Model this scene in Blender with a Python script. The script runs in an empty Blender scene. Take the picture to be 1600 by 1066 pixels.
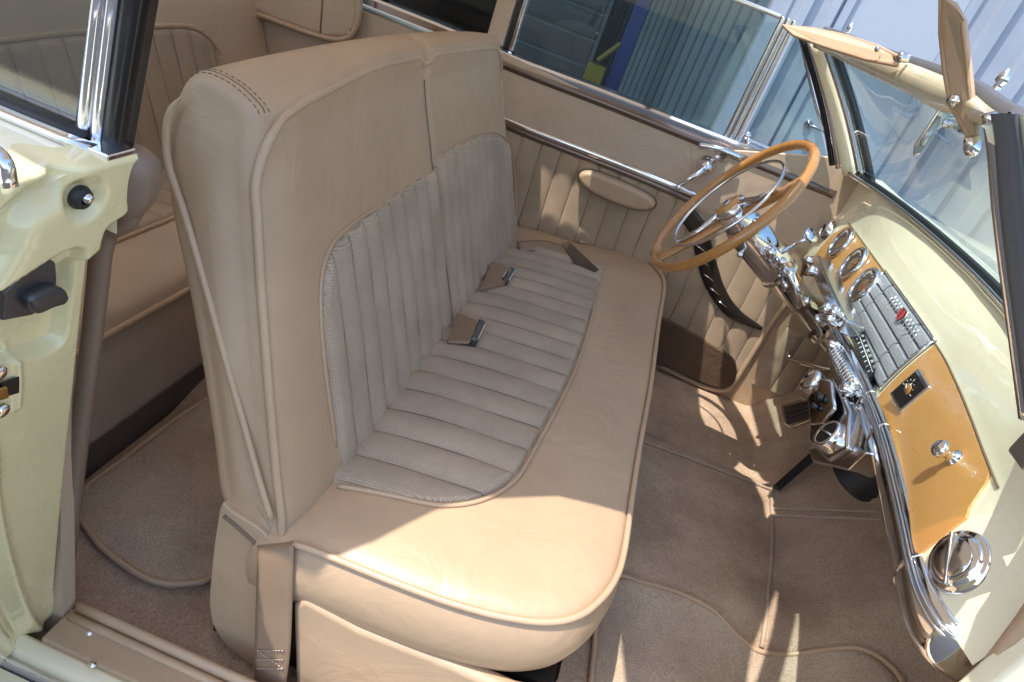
import bpy, math, random
import numpy as np
from mathutils import Vector, Matrix
random.seed(4); np.random.seed(4)
D = bpy.data
S = bpy.context.scene
COL = S.collection

# ------------------------------------------------------------------ camera
RM = np.array([[0.92074724, -0.38671384, 0.05173891],
               [0.23111817, 0.43376526, -0.87088006],
               [0.31433883, 0.81381822, 0.48876477]])
CAM = np.array([0.0, 0.0, 1.45])
FPX = 1040.0
cd = D.cameras.new('camera'); cam = D.objects.new('camera', cd); COL.objects.link(cam)
cd.sensor_width = 36; cd.lens = 36 * FPX / 1600; cd.clip_start = 0.02; cd.clip_end = 600
M = Matrix([list(r) for r in RM]).to_4x4(); M.translation = Vector(CAM); cam.matrix_world = M
S.camera = cam
# ------------------------------------------------------------------ world, sun, exposure
SUN_TRAVEL = Vector((0.34, 0.27, -1.0)).normalized()
sd = -SUN_TRAVEL
elev = math.asin(sd.z); az = math.atan2(sd.x, sd.y)
w = D.worlds.new('World'); S.world = w; w.use_nodes = True
nt = w.node_tree; nt.nodes.clear()
sky = nt.nodes.new('ShaderNodeTexSky'); sky.sky_type = 'NISHITA'; sky.sun_disc = False
sky.sun_elevation = elev; sky.sun_rotation = az; sky.air_density = 1.0; sky.dust_density = 1.5
bg = nt.nodes.new('ShaderNodeBackground'); bg.inputs[1].default_value = 0.15
wo = nt.nodes.new('ShaderNodeOutputWorld')
nt.links.new(sky.outputs[0], bg.inputs[0]); nt.links.new(bg.outputs[0], wo.inputs[0])
sl = D.lights.new('sun', 'SUN'); sl.energy = 2.1; sl.angle = math.radians(0.5); sl.color = (1, .95, .87)
so = D.objects.new('sun', sl); COL.objects.link(so); so.location = (-3, -2, 8)
so.rotation_euler = SUN_TRAVEL.to_track_quat('-Z', 'Y').to_euler()
S.view_settings.view_transform = 'Standard'; S.view_settings.look = 'None'
S.view_settings.exposure = 1.52; S.view_settings.gamma = 1; S.view_settings.use_curve_mapping = False

# ------------------------------------------------------------------ photo ray -> point on a real surface of the car
def ray(px, py): return RM @ np.array([px - 800., -(py - 533.), -FPX])
def ony(px, py, y): d = ray(px, py); t = (y - CAM[1]) / d[1]; return CAM + t * d
def onz(px, py, z): d = ray(px, py); t = (z - CAM[2]) / d[2]; return CAM + t * d
def onx(px, py, x): d = ray(px, py); t = (x - CAM[0]) / d[0]; return CAM + t * d
def onp(px, py, p0, n):
    d = ray(px, py); n = np.array(n, float); t = ((np.array(p0) - CAM) @ n) / (d @ n); return CAM + t * d

# ------------------------------------------------------------------ materials
def mat(name, col, rough=.5, metal=0., coat=0., bump=None, var=0., var_scale=6., spec=.5, sheen=0., col2=None, bscale=400, bstr=.15, coords='Object', bdist=.002):
    m = D.materials.new(name); m.use_nodes = True; t = m.node_tree; b = t.nodes['Principled BSDF']
    b.inputs['Base Color'].default_value = (*col, 1); b.inputs['Roughness'].default_value = rough
    b.inputs['Metallic'].default_value = metal; b.inputs['Coat Weight'].default_value = coat
    b.inputs['Coat Roughness'].default_value = .04
    b.inputs['Specular IOR Level'].default_value = spec
    if sheen: b.inputs['Sheen Weight'].default_value = sheen; b.inputs['Sheen Roughness'].default_value = .4
    tc = t.nodes.new('ShaderNodeTexCoord')
    if var or col2:
        n = t.nodes.new('ShaderNodeTexNoise'); n.inputs['Scale'].default_value = var_scale; n.inputs['Detail'].default_value = 6
        n.inputs['Roughness'].default_value = .65
        t.links.new(tc.outputs[coords], n.inputs['Vector'])
        r = t.nodes.new('ShaderNodeValToRGB'); r.color_ramp.elements[0].position = .3; r.color_ramp.elements[1].position = .72
        c2 = col2 if col2 else tuple(c * (1 - var) for c in col)
        r.color_ramp.elements[0].color = (*c2, 1); r.color_ramp.elements[1].color = (*col, 1)
        t.links.new(n.outputs[0], r.inputs[0]); t.links.new(r.outputs[0], b.inputs['Base Color'])
    if bump:
        if bump == 'noise':
            n = t.nodes.new('ShaderNodeTexNoise'); n.inputs['Scale'].default_value = bscale; n.inputs['Detail'].default_value = 4
            out = n.outputs[0]
        elif bump == 'voronoi':
            n = t.nodes.new('ShaderNodeTexVoronoi'); n.inputs['Scale'].default_value = bscale; out = n.outputs[0]
        t.links.new(tc.outputs[coords], n.inputs['Vector'])
        bp = t.nodes.new('ShaderNodeBump'); bp.inputs['Strength'].default_value = bstr; bp.inputs['Distance'].default_value = bdist
        t.links.new(out, bp.inputs['Height']); t.links.new(bp.outputs[0], b.inputs['Normal'])
    return m

LEA = (.51, .352, .222)
def leather(name, col=LEA, rough=.42):
    m = mat(name, col, rough, var=.17, var_scale=4, bump='voronoi', bscale=520, bstr=.10, bdist=.001)
    t = m.node_tree; b = t.nodes['Principled BSDF']; tc = [n for n in t.nodes if n.type == 'TEX_COORD'][0]
    # soft creases on top of the grain
    bp = [n for n in t.nodes if n.type == 'BUMP'][0]
    n = t.nodes.new('ShaderNodeTexNoise'); n.inputs['Scale'].default_value = 10; n.inputs['Detail'].default_value = 7; n.inputs['Distortion'].default_value = 1.1
    t.links.new(tc.outputs['Object'], n.inputs['Vector'])
    b2 = t.nodes.new('ShaderNodeBump'); b2.inputs['Strength'].default_value = .33; b2.inputs['Distance'].default_value = .012
    t.links.new(n.outputs[0], b2.inputs['Height']); t.links.new(bp.outputs[0], b2.inputs['Normal']); t.links.new(b2.outputs[0], b.inputs['Normal'])
    # roughness variation
    r = t.nodes.new('ShaderNodeMapRange'); r.inputs[3].default_value = rough - .08; r.inputs[4].default_value = rough + .12
    t.links.new(n.outputs[0], r.inputs[0]); t.links.new(r.outputs[0], b.inputs['Roughness'])
    return m
def cloth(name, col, col2, a='Y', bb='Z', sa=260., sb=200., k=1.):
    """woven broadcloth: rows of little oblong cells, staggered"""
    m = D.materials.new(name); m.use_nodes = True; t = m.node_tree; b = t.nodes['Principled BSDF']
    b.inputs['Roughness'].default_value = .85; b.inputs['Sheen Weight'].default_value = .08; b.inputs['Specular IOR Level'].default_value = .25
    tc = t.nodes.new('ShaderNodeTexCoord'); s = t.nodes.new('ShaderNodeSeparateXYZ'); t.links.new(tc.outputs['Object'], s.inputs[0])
    c = t.nodes.new('ShaderNodeCombineXYZ'); t.links.new(s.outputs[a], c.inputs[0]); t.links.new(s.outputs[bb], c.inputs[1])
    br = t.nodes.new('ShaderNodeTexBrick'); br.inputs['Scale'].default_value = 1
    br.inputs['Brick Width'].default_value = .0052; br.inputs['Row Height'].default_value = .0034; br.inputs['Mortar Size'].default_value = .0007
    br.inputs['Mortar Smooth'].default_value = .8
    br.inputs['Color1'].default_value = (*col, 1); br.inputs['Color2'].default_value = (*[x * .9 for x in col], 1); br.inputs['Mortar'].default_value = (*col2, 1)
    t.links.new(c.outputs[0], br.inputs['Vector'])
    n = t.nodes.new('ShaderNodeTexNoise'); n.inputs['Scale'].default_value = 7; n.inputs['Detail'].default_value = 6; t.links.new(tc.outputs['Object'], n.inputs['Vector'])
    mr = t.nodes.new('ShaderNodeMapRange'); mr.inputs[1].default_value = .3; mr.inputs[2].default_value = .7; mr.inputs[3].default_value = .82; mr.inputs[4].default_value = 1.08
    t.links.new(n.outputs[0], mr.inputs[0])
    mx = t.nodes.new('ShaderNodeMix'); mx.data_type = 'RGBA'; mx.blend_type = 'MULTIPLY'; mx.inputs['Factor'].default_value = 1
    t.links.new(br.outputs['Color'], mx.inputs['A']); t.links.new(mr.outputs[0], mx.inputs['B']); t.links.new(mx.outputs['Result'], b.inputs['Base Color'])
    bp = t.nodes.new('ShaderNodeBump'); bp.inputs['Strength'].default_value = .5; bp.inputs['Distance'].default_value = .0012; bp.invert = True
    t.links.new(br.outputs['Fac'], bp.inputs['Height']); t.links.new(bp.outputs[0], b.inputs['Normal'])
    return m
def carpet(name, col, col2):
    m = mat(name, col, .95, col2=col2, var_scale=5, spec=.1, sheen=.10)
    t = m.node_tree; b = t.nodes['Principled BSDF']; tc = [n for n in t.nodes if n.type == 'TEX_COORD'][0]
    n = t.nodes.new('ShaderNodeTexNoise'); n.inputs['Scale'].default_value = 330; n.inputs['Detail'].default_value = 3; t.links.new(tc.outputs['Object'], n.inputs['Vector'])
    n2 = t.nodes.new('ShaderNodeTexNoise'); n2.inputs['Scale'].default_value = 16; n2.inputs['Detail'].default_value = 4; n2.inputs['Distortion'].default_value = 1.2; t.links.new(tc.outputs['Object'], n2.inputs['Vector'])
    b1 = t.nodes.new('ShaderNodeBump'); b1.inputs['Strength'].default_value = .75; b1.inputs['Distance'].default_value = .004; t.links.new(n.outputs[0], b1.inputs['Height'])
    b2 = t.nodes.new('ShaderNodeBump'); b2.inputs['Strength'].default_value = .35; b2.inputs['Distance'].default_value = .015; t.links.new(n2.outputs[0], b2.inputs['Height'])
    t.links.new(b1.outputs[0], b2.inputs['Normal']); t.links.new(b2.outputs[0], b.inputs['Normal'])
    # fibre-scale colour speckle
    ramp = [x for x in t.nodes if x.type == 'VALTORGB'][0]
    mx = t.nodes.new('ShaderNodeMix'); mx.data_type = 'RGBA'; mx.blend_type = 'MULTIPLY'; mx.inputs['Factor'].default_value = 1
    mr = t.nodes.new('ShaderNodeMapRange'); mr.inputs[1].default_value = .3; mr.inputs[2].default_value = .7; mr.inputs[3].default_value = .68; mr.inputs[4].default_value = 1.2
    t.links.new(n.outputs[0], mr.inputs[0]); t.links.new(ramp.outputs[0], mx.inputs['A']); t.links.new(mr.outputs[0], mx.inputs['B']); t.links.new(mx.outputs['Result'], b.inputs['Base Color'])
    return m
def glass(name, tint, refl=.06):
    m = D.materials.new(name); m.use_nodes = True; t = m.node_tree; t.nodes.clear()
    o = t.nodes.new('ShaderNodeOutputMaterial'); tr = t.nodes.new('ShaderNodeBsdfTransparent'); tr.inputs[0].default_value = (*tint, 1)
    g = t.nodes.new('ShaderNodeBsdfGlossy'); g.inputs['Roughness'].default_value = .01
    f = t.nodes.new('ShaderNodeFresnel'); f.inputs[0].default_value = 1.5
    mx = t.nodes.new('ShaderNodeMixShader')
    # same reflectance from both faces of the pane
    gm = t.nodes.new('ShaderNodeNewGeometry'); dt = t.nodes.new('ShaderNodeVectorMath'); dt.operation = 'DOT_PRODUCT'
    t.links.new(gm.outputs['Normal'], dt.inputs[0]); t.links.new(gm.outputs['Incoming'], dt.inputs[1])
    ab = t.nodes.new('ShaderNodeMath'); ab.operation = 'ABSOLUTE'; t.links.new(dt.outputs['Value'], ab.inputs[0])
    om = t.nodes.new('ShaderNodeMath'); om.operation = 'SUBTRACT'; om.inputs[0].default_value = 1; t.links.new(ab.outputs[0], om.inputs[1])
    pw = t.nodes.new('ShaderNodeMath'); pw.operation = 'POWER'; pw.inputs[1].default_value = 5; t.links.new(om.outputs[0], pw.inputs[0])
    ma = t.nodes.new('ShaderNodeMath'); ma.operation = 'MULTIPLY_ADD'; ma.inputs[1].default_value = 1 - refl; ma.inputs[2].default_value = refl; t.links.new(pw.outputs[0], ma.inputs[0])
    t.nodes.remove(f)
    t.links.new(ma.outputs[0], mx.inputs[0]); t.links.new(tr.outputs[0], mx.inputs[1]); t.links.new(g.outputs[0], mx.inputs[2]); t.links.new(mx.outputs[0], o.inputs[0])
    return m
LEATHER = leather('leather')
PIPING = leather('piping_leather', (.54, .375, .24), .36)
LEATHER_TAN = leather('leather_tan', (.56, .42, .30), .45)
LEATHER_DK = leather('windlace_leather', (.22, .15, .105), .4)
CLOTH_B = cloth('backrest_cloth', (.53, .41, .295), (.33, .255, .18), 'Y', 'Z', 260, 210)
CLOTH_S = cloth('cushion_cloth', (.53, .41, .295), (.33, .255, .18), 'X', 'Y', 260, 210)
CLOTH_D = cloth('door_cloth', (.52, .385, .26), (.38, .28, .19), 'X', 'Z', 260, 210)
CARPET = carpet('carpet', (.64, .47, .335), (.38, .265, .18))
CARPET_L = carpet('mat_carpet', (.64, .50, .365), (.42, .31, .22))
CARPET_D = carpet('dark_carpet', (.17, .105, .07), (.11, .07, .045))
CHROME = mat('chrome', (.80, .80, .82), .07, 1, bump='noise', bscale=14, bstr=.05, bdist=.01)
def smudge(m, a, b, sc=9):
    t = m.node_tree; n = t.nodes.new('ShaderNodeTexNoise'); n.inputs['Scale'].default_value = sc; n.inputs['Detail'].default_value = 8; n.inputs['Roughness'].default_value = .7
    tc = [x for x in t.nodes if x.type == 'TEX_COORD'][0]; t.links.new(tc.outputs['Object'], n.inputs['Vector'])
    r = t.nodes.new('ShaderNodeMapRange'); r.inputs[1].default_value = .35; r.inputs[2].default_value = .75; r.inputs[3].default_value = a; r.inputs[4].default_value = b
    t.links.new(n.outputs[0], r.inputs[0]); t.links.new(r.outputs[0], t.nodes['Principled BSDF'].inputs['Roughness'])
smudge(CHROME, .04, .16)
CHROME_W = mat('worn_chrome', (.62, .60, .58), .16, 1, bump='noise', bscale=60, bstr=.12, bdist=.002)
STEEL = mat('engraved_steel', (.62, .63, .66), .34, .55, bump='voronoi', bscale=260, bstr=.9, bdist=.002)
PAINT = mat('cream_yellow_paint', (.92, .84, .60), .32, coat=.9, var=.03, bump='noise', bscale=5, bstr=.03, bdist=.01)
PAINT_BOUNCE = mat('jamb_paint_bounce', (.86, .75, .42), .25, coat=1, var=.10, var_scale=4, bump='noise', bscale=7, bstr=.05, bdist=.01)  # same body paint; shade and coloured bounce are put into this tint
DASH = mat('dash_tan_enamel', (.66, .325, .095), .34, coat=.6, var=.05, var_scale=9, bump='noise', bscale=6, bstr=.03, bdist=.01)
WHEEL = mat('caramel_plastic', (.50, .235, .065), .22, coat=.7, var=.25, var_scale=7)
smudge(PAINT, .24, .44, 6); smudge(DASH, .22, .42, 11); smudge(WHEEL, .15, .4, 14); smudge(PAINT_BOUNCE, .2, .4, 8)
RUBBER = mat('black_rubber', (.018, .018, .02), .5, bump='noise', bscale=200, bstr=.2)
RUBG = mat('grey_rubber', (.10, .10, .105), .55, bump='noise', bscale=120, bstr=.2)
BLACK = mat('black_enamel', (.012, .012, .013), .25)
DARKMET = mat('dark_metal', (.10, .10, .105), .4, .7, bump='noise', bscale=90, bstr=.3)
BROWNMET = mat('brown_garnish', (.17, .125, .10), .22, .6, coat=.5)
LENS = glass('gauge_lens', (.9, .9, .9), .10)
DIAL = mat('gauge_dial', (.13, .115, .10), .35, .5, var=.3, var_scale=40)
AMBER = mat('amber_dial', (.45, .19, .05), .4, .3)
RED = mat('red_enamel', (.55, .02, .02), .25, coat=.8)
WHITE = mat('white_marks', (.75, .74, .68), .5)
STITCH = mat('brown_thread', (.17, .115, .075), .8)
BELT = mat('belt_webbing', (.30, .20, .13), .48, var=.12, var_scale=12, bump='noise', bscale=700, bstr=.35, bdist=.001)
VISOR = mat('visor_cloth', (.52, .39, .26), .7, var=.1, bump='noise', bscale=500, bstr=.2)
GLASS_W = glass('green_tinted_windscreen', (.72, .88, .88), .10)
GLASS_S = glass('side_glass', (.72, .80, .79), .04)
GLASS_Q = glass('quarter_glass', (.80, .86, .82), .14)
ASPH = mat('asphalt', (.06, .06, .062), .9, var=.4, var_scale=9, bump='noise', bscale=90, bstr=.7, bdist=.01)
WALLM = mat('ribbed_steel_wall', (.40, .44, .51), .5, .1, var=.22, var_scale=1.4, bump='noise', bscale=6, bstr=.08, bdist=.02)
DOORM = mat('grey_steel_door', (.40, .44, .50), .5, var=.08, var_scale=1.2)
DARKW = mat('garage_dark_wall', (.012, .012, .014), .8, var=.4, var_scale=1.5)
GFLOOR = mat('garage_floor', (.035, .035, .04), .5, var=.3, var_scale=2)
BLUE = mat('lift_blue', (.010, .03, .16), .35, coat=.4)
YEL = mat('lift_yellow', (.20, .15, .012), .4)
SHADE_CANVAS = mat('shade_top_canvas', (.50, .40, .29), .9, bump='noise', bscale=500, bstr=.3)  # translucent, so the added top passes warm fill light below
_t = SHADE_CANVAS.node_tree; _tl = _t.nodes.new('ShaderNodeBsdfTranslucent'); _tl.inputs[0].default_value = (.68, .62, .54, 1); _mx = _t.nodes.new('ShaderNodeMixShader'); _mx.inputs[0].default_value = .6
_o = [n for n in _t.nodes if n.type == 'OUTPUT_MATERIAL'][0]
_t.links.new(_t.nodes['Principled BSDF'].outputs[0], _mx.inputs[1]); _t.links.new(_tl.outputs[0], _mx.inputs[2]); _t.links.new(_mx.outputs[0], _o.inputs[0])

# ------------------------------------------------------------------ mesh helpers
def link(name, me, parent=None, mats=(), smooth=True, label=None, angle=None):
    me.update()
    o = D.objects.new(name, me); COL.objects.link(o)
    for m in (mats if isinstance(mats, (list, tuple)) else [mats]): me.materials.append(m)
    if smooth:
        for p in me.polygons: p.use_smooth = True
    if angle: me.set_sharp_from_angle(angle=math.radians(angle))
    if parent is not None:
        o.parent = parent
        if parent.type == 'EMPTY': o.matrix_parent_inverse = Matrix.Translation(-Vector(parent.location))
    if label: o['label'] = label
    return o
class MB:
    """collects shapes, builds ONE mesh"""
    def __init__(s): s.v = []; s.f = []; s.m = []; s.mi = 0
    def use(s, i): s.mi = i; return s
    def add(s, V, F):
        k = len(s.v); s.v += [tuple(map(float, p)) for p in V]; s.f += [tuple(k + i for i in f) for f in F]; s.m += [s.mi] * len(F); return s
    def grid(s, P, cu=False, cv=False):
        P = np.asarray(P, float); nu, nv = P.shape[:2]; F = []
        for i in range(nu if cu else nu - 1):
            for j in range(nv if cv else nv - 1):
                a, b = (i + 1) % nu, (j + 1) % nv
                F.append((i * nv + j, a * nv + j, a * nv + b, i * nv + b))
        return s.add(P.reshape(-1, 3), F)
    def tube(s, pts, r, n=10, closed=False, caps=True, flat=None):
        pts = [np.array(p, float) for p in pts]; N = len(pts); rs = r if hasattr(r, '__len__') else [r] * N
        rings = []; up = None
        for i, p in enumerate(pts):
            a = pts[(i - 1) % N] if (closed or i > 0) else p; b = pts[(i + 1) % N] if (closed or i < N - 1) else p
            t = b - a; t /= (np.linalg.norm(t) + 1e-12)
            if up is None:
                up = np.array(flat, float) if flat is not None else (np.array([0, 0, 1.]) if abs(t[2]) < .9 else np.array([1., 0, 0]))
            elif flat is not None: up = np.array(flat, float)
            up = up - (up @ t) * t; up /= (np.linalg.norm(up) + 1e-12); q = np.cross(t, up)
            rr = rs[i]; ru, rq = (rr if hasattr(rr, '__len__') else (rr, rr))
            rings.append([p + ru * math.cos(x) * up + rq * math.sin(x) * q for x in [2 * math.pi * k / n for k in range(n)]])
        k0 = len(s.v); s.grid(rings, cu=closed, cv=True)
        if not closed and caps:
            s.f.append(tuple(k0 + k for k in range(n))[::-1]); s.f.append(tuple(k0 + (N - 1) * n + k for k in range(n))); s.m += [s.mi] * 2
        return s
    def lathe(s, c, axis, prof, n=28):
        """prof: list of (distance along axis, radius)"""
        c = np.array(c, float); ax = np.array(axis, float); ax /= np.linalg.norm(ax)
        u = np.cross(ax, [0, 0, 1.]) if abs(ax[2]) < .9 else np.cross(ax, [1., 0, 0]); u /= np.linalg.norm(u); v = np.cross(ax, u)
        R = [[c + d * ax + r * (math.cos(t) * u + math.sin(t) * v) for t in [2 * math.pi * k / n for k in range(n)]] for d, r in prof]
        return s.grid(R, cv=True)
    def prism(s, poly, off, flip=False):
        """planar polygon (3D points) pushed by off"""
        P = [np.array(p, float) for p in poly]; n = len(P); o = np.array(off, float)
        F = [tuple(range(n)), tuple(range(2 * n - 1, n - 1, -1))] + [(i, i + n, (i + 1) % n + n, (i + 1) % n) for i in range(n)]
        return s.add(P + [p + o for p in P], F)
    def box(s, a, b):
        x0, y0, z0 = a; x1, y1, z1 = b
        return s.prism([(x0, y0, z0), (x1, y0, z0), (x1, y1, z0), (x0, y1, z0)], (0, 0, z1 - z0))
    def ell(s, c, r, n=16):
        P = [[(c[0] + r[0] * math.sin(t) * math.cos(p), c[1] + r[1] * math.sin(t) * math.sin(p), c[2] + r[2] * math.cos(t)) for p in [2 * math.pi * k / n for k in range(n)]] for t in [math.pi * (j + .001) / (n // 2) * .9998 for j in range(n // 2 + 1)]]
        return s.grid(P, cv=True)
    def build(s, name, mats, parent=None, smooth=True, bevel=0, label=None, angle=None, seg=2, recalc=True):
        me = D.meshes.new(name); me.from_pydata(s.v, [], s.f); me.update()
        if recalc:
            import bmesh
            bm = bmesh.new(); bm.from_mesh(me); bmesh.ops.recalc_face_normals(bm, faces=bm.faces); bm.to_mesh(me); bm.free()
        for p, i in zip(me.polygons, s.m): p.material_index = i
        o = link(name, me, parent, mats, smooth, label, angle if angle else (40 if bevel else None))
        if bevel:
            b = o.modifiers.new('b', 'BEVEL'); b.width = bevel; b.segments = seg; b.limit_method = 'ANGLE'; b.angle_limit = math.radians(35)
            wn = o.modifiers.new('w', 'WEIGHTED_NORMAL')
        return o
def cr(pts, n=8, closed=False):
    """Catmull-Rom through points"""
    P = [np.array(p, float) for p in pts]; N = len(P); out = []
    for i in range(N if closed else N - 1):
        p1, p2 = P[i], P[(i + 1) % N]
        p0 = P[i - 1] if (closed or i > 0) else 2 * p1 - p2
        p3 = P[(i + 2) % N] if (closed or i < N - 2) else 2 * p2 - p1
        for k in range(n):
            t = k / n
            out.append(.5 * ((2 * p1) + (-p0 + p2) * t + (2 * p0 - 5 * p1 + 4 * p2 - p3) * t * t + (-p0 + 3 * p1 - 3 * p2 + p3) * t ** 3))
    if not closed: out.append(P[-1])
    return out
def sstep(a, b, x):
    t = np.clip((x - a) / (b - a), 0, 1); return t * t * (3 - 2 * t)
def sdf(poly, X, Y):
    """signed distance to polygon, negative inside"""
    poly = np.array(poly, float); d = np.full(X.shape, 1e9); ins = np.zeros(X.shape, bool); n = len(poly)
    for i in range(n):
        ax, ay = poly[i]; bx, by = poly[(i + 1) % n]
        ex, ey = bx - ax, by - ay; wx, wy = X - ax, Y - ay
        t = np.clip((wx * ex + wy * ey) / (ex * ex + ey * ey + 1e-12), 0, 1)
        d = np.minimum(d, np.hypot(wx - ex * t, wy - ey * t))
        c = ((ay > Y) != (by > Y)) & (X < (bx - ax) * (Y - ay) / (by - ay + 1e-12) + ax); ins ^= c
    return np.where(ins, -d, d)
def pdist(pts, X, Y):
    d = np.full(X.shape, 1e9)
    for a, b in zip(pts[:-1], pts[1:]):
        ex, ey = b[0] - a[0], b[1] - a[1]; wx, wy = X - a[0], Y - a[1]
        t = np.clip((wx * ex + wy * ey) / (ex * ex + ey * ey + 1e-12), 0, 1); d = np.minimum(d, np.hypot(wx - ex * t, wy - ey * t))
    return d
def empty(name, loc, label, cat, group=None):
    o = D.objects.new(name, None); COL.objects.link(o); o.location = loc; o['label'] = label; o['category'] = cat; o.empty_display_size = .2
    if group: o['group'] = group
    return o
def P3(pts, fn, *a): return [fn(x, y, *a) for x, y in pts]

# ================================================================== SETTING
g = MB().grid([[(x, y, 0.0) for y in np.linspace(-80, 120, 12)] for x in np.linspace(-120, 120, 12)]).build('ground', ASPH, smooth=False); g['kind'] = 'structure'
# -------- garage building across the lot (front wall at y = YB)
YB = 5.6
bld = empty('garage_building', (0, YB, 0), 'pale blue ribbed steel garage with an open dark bay and a flat grey door', 'building')
def BX(px, py, y=YB): return float(ony(px, py, y)[0])
bx_open = BX(1185, 110)
dr0, dr1 = BX(1222, 200), BX(1412, 190)
def ribs(x0, x1, z0, z1, y, pitch=.30):
    """box-rib sheet facing -Y"""
    mb = MB(); xs = []
    x = x0
    while x < x1 - pitch * .5:
        for dx, dy in ((0, 0), (pitch * .40, 0), (pitch * .46, -.055), (pitch * .74, -.055), (pitch * .80, 0)):
            xs.append((x + dx, y + dy))
        x += pitch
    xs.append((x1, y))
    mb.grid([[(a, b, z0) for a, b in xs], [(a, b, z1) for a, b in xs]]); return mb
ribs(bx_open, dr0, 0, 4.2, YB, max(.12, (dr0 - bx_open) / 2)).build('wall', WALLM, bld, smooth=False, recalc=False)
ribs(dr1, dr1 + 9, 0, 4.2, YB, .31).build('wall', WALLM, bld, smooth=False, recalc=False)
MB().box((dr0 - .01, YB + .01, 2.9), (dr1 + .01, YB + .05, 4.2)).build('lintel_panel', WALLM, bld, smooth=False)
dm = MB().box((dr0 + .04, YB + .0, .02), (dr1 - .04, YB + .045, 2.86)).build('door', DOORM, bld, smooth=False, bevel=.004)
MB().box((dr0 - .02, YB - .03, 0), (dr0 + .04, YB + .05, 2.9)).box((dr1 - .04, YB - .03, 0), (dr1 + .02, YB + .05, 2.9)).box((dr0 + .04, YB - .03, 2.86), (dr1 - .04, YB + .05, 2.93)).build('frame', WALLM, dm, smooth=False)
MB().lathe((dr0 + .16, YB, 1.03), (0, -1, 0), [(0, .03), (.015, .03), (.02, .012), (.05, .012)]).tube([(dr0 + .16, YB - .05, 1.03), (dr0 + .28, YB - .05, 1.03)], .011).build('handle', CHROME_W, dm)
MB().box((bx_open - 9, YB, 3.3), (bx_open, YB + .12, 4.2)).build('bay_header', WALLM, bld, smooth=False)
MB().box((bx_open - .001 - .12, YB - .02, 0), (bx_open, YB + .16, 3.3)).build('bay_jamb', WALLM, bld, smooth=False)
# inside of the bay
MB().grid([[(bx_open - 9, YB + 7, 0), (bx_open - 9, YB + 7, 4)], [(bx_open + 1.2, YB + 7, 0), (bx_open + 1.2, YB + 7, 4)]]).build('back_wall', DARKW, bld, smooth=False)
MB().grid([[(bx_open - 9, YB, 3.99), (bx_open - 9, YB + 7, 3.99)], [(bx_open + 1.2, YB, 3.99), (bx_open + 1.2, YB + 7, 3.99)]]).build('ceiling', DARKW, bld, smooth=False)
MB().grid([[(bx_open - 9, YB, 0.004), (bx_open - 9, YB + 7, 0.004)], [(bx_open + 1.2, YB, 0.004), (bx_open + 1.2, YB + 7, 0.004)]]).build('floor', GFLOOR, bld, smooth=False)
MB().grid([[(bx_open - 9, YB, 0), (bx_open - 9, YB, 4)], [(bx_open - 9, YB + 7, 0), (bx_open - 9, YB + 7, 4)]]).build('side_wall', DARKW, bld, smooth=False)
mb = MB(); xs = []
yy = YB + .16
while yy < YB + 7:
    o_ = -.34 * (yy - YB - .16)
    xs += [(bx_open + o_, yy), (bx_open + o_ - .34 * .10, yy + .10), (bx_open + o_ - .10, yy + .12), (bx_open + o_ - .12, yy + .20), (bx_open + o_ - .075, yy + .22)]; yy += .22
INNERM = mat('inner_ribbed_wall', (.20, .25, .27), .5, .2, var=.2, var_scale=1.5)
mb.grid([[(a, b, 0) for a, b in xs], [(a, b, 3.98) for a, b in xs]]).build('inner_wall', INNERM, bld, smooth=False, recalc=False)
# -------- two-post lift and a light cabinet inside the bay
lx = float(ony(985, 60, YB + 1.6)[0])
lift = empty('vehicle_lift', (lx, YB + 1.6, 0), 'blue steel lift post with a yellow swing arm standing in the dark garage bay', 'car lift')
MB().box((lx - .07, YB + 1.50, .03), (lx + .07, YB + 1.70, 3.3)).box((lx - .3, YB + 1.3, .005), (lx + .3, YB + 1.9, .03)).build('post', BLUE, lift, smooth=False, bevel=.01)
az0 = float(ony(950, 118, YB + 1.4)[2])
MB().box((lx - .28, YB + 1.34, az0 - .22), (lx - .10, YB + 1.5, az0 + .06)).box((lx - .26, YB + .7, az0 - .30), (lx - .16, YB + 1.34, az0 - .18)).tube([(lx - .2, YB + 1.3, az0 + .1), (lx - .06, YB + 1.40, az0 + .3)], .025).build('arm', YEL, lift, smooth=False, bevel=.01)
cb = float(ony(880, 20, YB + 3)[0])
c = empty('tool_cabinet', (cb, YB + 3.4, 0), 'grey tool cabinet at the back of the dark garage bay', 'cabinet')
MB().box((cb - .7, YB + 3.2, .1), (cb + .5, YB + 3.7, 1.5)).build('cabinet_body', mat('cab', (.16, .17, .18), .5), c, smooth=False, bevel=.01)
for k in range(4): MB().box((cb - .64, YB + 3.17, .2 + .3 * k), (cb + .44, YB + 3.197, .46 + .3 * k)).build('drawer', DARKMET, c, smooth=False, bevel=.004)

# ================================================================== CAR
car = empty('convertible_car', (0, 0, 0), 'pale yellow vintage convertible with tan leather bench seats and a caramel steering wheel', 'car')

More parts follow.
